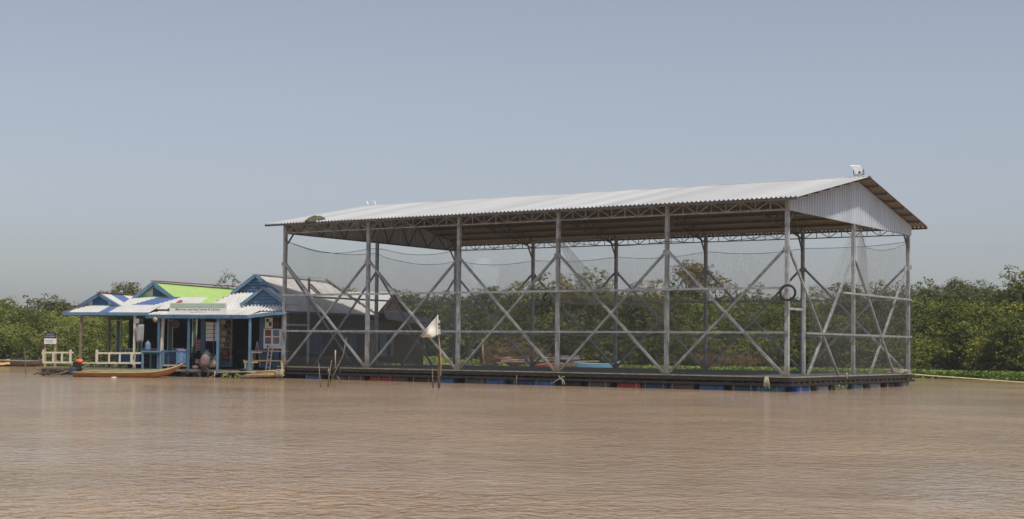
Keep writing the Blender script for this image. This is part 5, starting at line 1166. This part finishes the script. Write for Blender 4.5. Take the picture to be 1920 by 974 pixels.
# middle, behind the hall
for px, yt, wd, D, m_, k, lb in [
    (975, 528, 75, 112, lf_mid, 16, 'green tree left of the tree group behind the fourth front post'),
    (1015, 512, 60, 108, lf_mid, 13, 'light green topped tree behind the left back posts'),
    (1060, 508, 80, 106, lf_yel, 16, 'olive brown tree behind the fourth front post'),
    (1105, 502, 60, 107, lf_mid, 13, 'tallest tuft right of the fourth front post'),
    (1140, 522, 70, 106, lf_mid, 14, 'green tree behind the middle back post'),
    (1180, 530, 60, 108, lf_dark, 12, 'darker tree between the middle back post and the fifth front post'),
    (1225, 524, 50, 112, lf_yel, 10, 'small pale yellow green tree just left of the fifth front post'),
    (1262, 516, 56, 107, lf_mid, 12, 'olive tree immediately right of the fifth front post'),
    (1303, 490, 78, 106, lf_yel, 20, 'tallest yellowing tree behind the fourth bay'),
    (1345, 518, 56, 107, lf_yel, 12, 'yellowing right shoulder tree beside the tallest yellow tree'),
    (1385, 545, 60, 115, lf_dark, 10, 'low dark tree right of the tall yellowing tree'),
    (1430, 532, 44, 118, lf_far, 10, 'small grey olive tree top left of the hanging tyre'),
    (1465, 548, 60, 112, lf_dark, 10, 'low tree behind the right front corner post'),
    (1540, 540, 70, 108, lf_mid, 13, 'green tree behind the left half of the right gable mesh'),
    (1588, 524, 64, 106, lf_dark, 14, 'dark tree behind the right side middle post'),
    (1642, 520, 60, 106, lf_mid, 14, 'green tree behind the right half of the right gable mesh'),
    (1685, 530, 50, 107, lf_dark, 11, 'dark tree left of the far right post'),
    (1735, 519, 70, 112, lf_dark, 15, 'tall tree immediately right of the far right post'),
    (1800, 522, 66, 116, lf_far, 14, 'dark umbrella topped tree on the right skyline'),
    (1857, 526, 66, 114, lf_far, 14, 'grey brown tree on the skyline left of the right edge tree'),
    (1905, 504, 80, 92, lf_mid, 22, 'tall dark green tree at the right edge of the view'),
    (1960, 500, 90, 92, lf_mid, 18, 'large green tree just outside the right edge')]:
    tree('bank_tree', lb, 'tree', px, yt, wd, D, m_, k, 46, .19, frac=.8)
mass('bank_thicket', 'green bushes on the bank behind the middle hall bays', 'bushes', 945, 1260, [(945, 560), (1040, 548), (1120, 545), (1260, 556)], 1.5, lf_dark, step=16, dens=58, size=.17, rr=(.55, .95), depth=3.5)
mass('bank_thicket', 'olive bushes on the bank behind the right hall bays', 'bushes', 1240, 1500, [(1240, 560), (1400, 566), (1500, 566)], 3.0, lf_bank, step=16, dens=58, size=.17, rr=(.6, 1.0), depth=3.5, zlo=1.2)
mass('dry_brush', 'dry brown brush at the foot of the bank behind the right hall bays', 'brush', 1225, 1500, [(1225, 652), (1300, 640), (1400, 645), (1500, 655)], .6, lf_brown, step=12, dens=75, size=.2, rr=(.4, .7), depth=1.5, aspect=.16)
mass('dry_brush', 'brown bush on the bank behind the left part of the middle bays', 'brush', 925, 985, [(925, 630), (985, 632)], -3, lf_brown, step=12, dens=75, size=.2, rr=(.5, .8), depth=1, aspect=.2)
mass('bank_thicket', 'dark green bushes on the bank behind the right gable mesh', 'bushes', 1490, 1720, [(1490, 566), (1600, 556), (1720, 552)], 1.5, lf_dark, step=15, dens=55, size=.17, rr=(.6, 1.0), depth=4)
mass('bank_thicket', 'bright green bushes on the right bank right of the hall', 'bushes', 1705, 2250, [(1705, 566), (1780, 570), (1860, 566), (1930, 560), (2250, 540)], 1.5, lf_mid, step=15, dens=62, size=.17, rr=(.6, 1.05), depth=5.5, zlo=.3)
mass('bank_thicket', 'rear bushes on the right bank below the skyline trees', 'bushes', 1700, 2250, [(1705, 540), (1780, 536), (1860, 540), (2250, 520)], 8, lf_far, step=28, dens=50, size=.2, rr=(.9, 1.4), depth=3, zlo=2)
mass('far_wood', 'rest of the wood behind everything', 'wood', 960, 2200, [(960, 556), (2200, 556)], 128, lf_far, step=26, dens=22, size=.4, rr=(1.5, 2.2), zlo=1.5)
mass('far_wood', 'wood beyond the left bank', 'wood', -500, 660, [(-500, 580), (660, 580)], 165, lf_far, step=24, dens=22, size=.42, rr=(1.6, 2.4), zlo=1.5)
tree('bank_tree', 'broad sunlit bush at the right edge under the tall dark green tree', 'bush', 1895, 592, 110, 86.5, lf_mid, 26, 50, .18, frac=.95, fr=(.28, .42), base=.1)
tree('bank_tree', 'rounded sunlit bush on the right bank midway between hall and right edge', 'bush', 1800, 606, 90, 89.5, lf_mid, 20, 50, .18, frac=.95, fr=(.28, .42), base=.1)
# floating hyacinth
def hyacinth(name, label, x0, x1, d0, d1, n, size=.16, h=.35):
    px = RN.uniform(x0, x1, n); t = RN.rand(n); p = np.array([gp(a, bankD(a) + d0 + (d1 - d0) * b, 0) for a, b in zip(px, t)])
    cl = 7; p = np.repeat(p, cl, 0); k = len(p); p += RN.normal(size=(k, 3)) * np.array([.16, .16, 0]); p[:, 2] = RN.uniform(.03, h, k)
    nn = RN.normal(size=(k, 3)) * .45 + np.array([0, 0, .8]); nn /= np.linalg.norm(nn, axis=1)[:, None]
    a = np.cross(nn, RN.normal(size=(k, 3))); a /= np.linalg.norm(a, axis=1)[:, None]; b_ = np.cross(nn, a); s_ = (size * RN.uniform(.6, 1.3, k))[:, None]
    V_ = np.stack([p - a * s_ * .5, p + b_ * s_ * .4, p + a * s_ * .5, p - b_ * s_ * .4], 1).reshape(-1, 3); LC[0] += k
    return tag(npmesh(name, V_, np.arange(k * 4).reshape(-1, 4), lf_hya, None, V_.mean(0) * np.array([1, 1, 0])), label, 'water plants', kind='stuff')
hyacinth('water_hyacinth', 'bright green water hyacinth fringing the left bank', -150, 560, -1.6, 1.2, 2600)
hyacinth('water_hyacinth', 'bright green water hyacinth along the bank behind and right of the hall', 940, 2250, -3.6, 1.0, 8000, .17, .5)
hyacinth('water_hyacinth', 'band of water hyacinth across the far end of the water gap', 700, 950, -30, 14, 2600, .3, .5)
p0 = V3(gp(1565, 55.2, 0))
def clump(px, D, n, label, size=.12, spread=.25):
    q = gp(px, D, 0); k = n; p = q + RN.normal(size=(k, 3)) * np.array([spread, spread * .5, 0]); p[:, 2] = RN.uniform(.02, .22, k)
    nn = RN.normal(size=(k, 3)) * .5 + np.array([.1, -.2, .7]); nn /= np.linalg.norm(nn, axis=1)[:, None]
    a = np.cross(nn, RN.normal(size=(k, 3))); a /= np.linalg.norm(a, axis=1)[:, None]; b_ = np.cross(nn, a); s_ = (size * RN.uniform(.6, 1.3, k))[:, None]
    V_ = np.stack([p - a * s_ * .5, p + b_ * s_ * .45, p + a * s_ * .5, p - b_ * s_ * .45], 1).reshape(-1, 3)
    tag(npmesh('floating_plant', V_, np.arange(k * 4).reshape(-1, 4), lf_hya, None, q), label, 'water plant')
clump(1553, 60.3, 90, 'leafy water hyacinth clump between the pale drums on the right side of the hall', spread=.42)
clump(1519, 58.6, 22, 'tiny water plant beside the bright blue drum', spread=.14)
clump(424, 68.6, 26, 'left of two small water plants in front of the porch', spread=.15)
clump(446, 68.4, 22, 'right of two small water plants in front of the porch, touching the bamboo bundle', spread=.14)
print('LEAVES', LC[0], 'OBJ', len(bpy.data.objects))
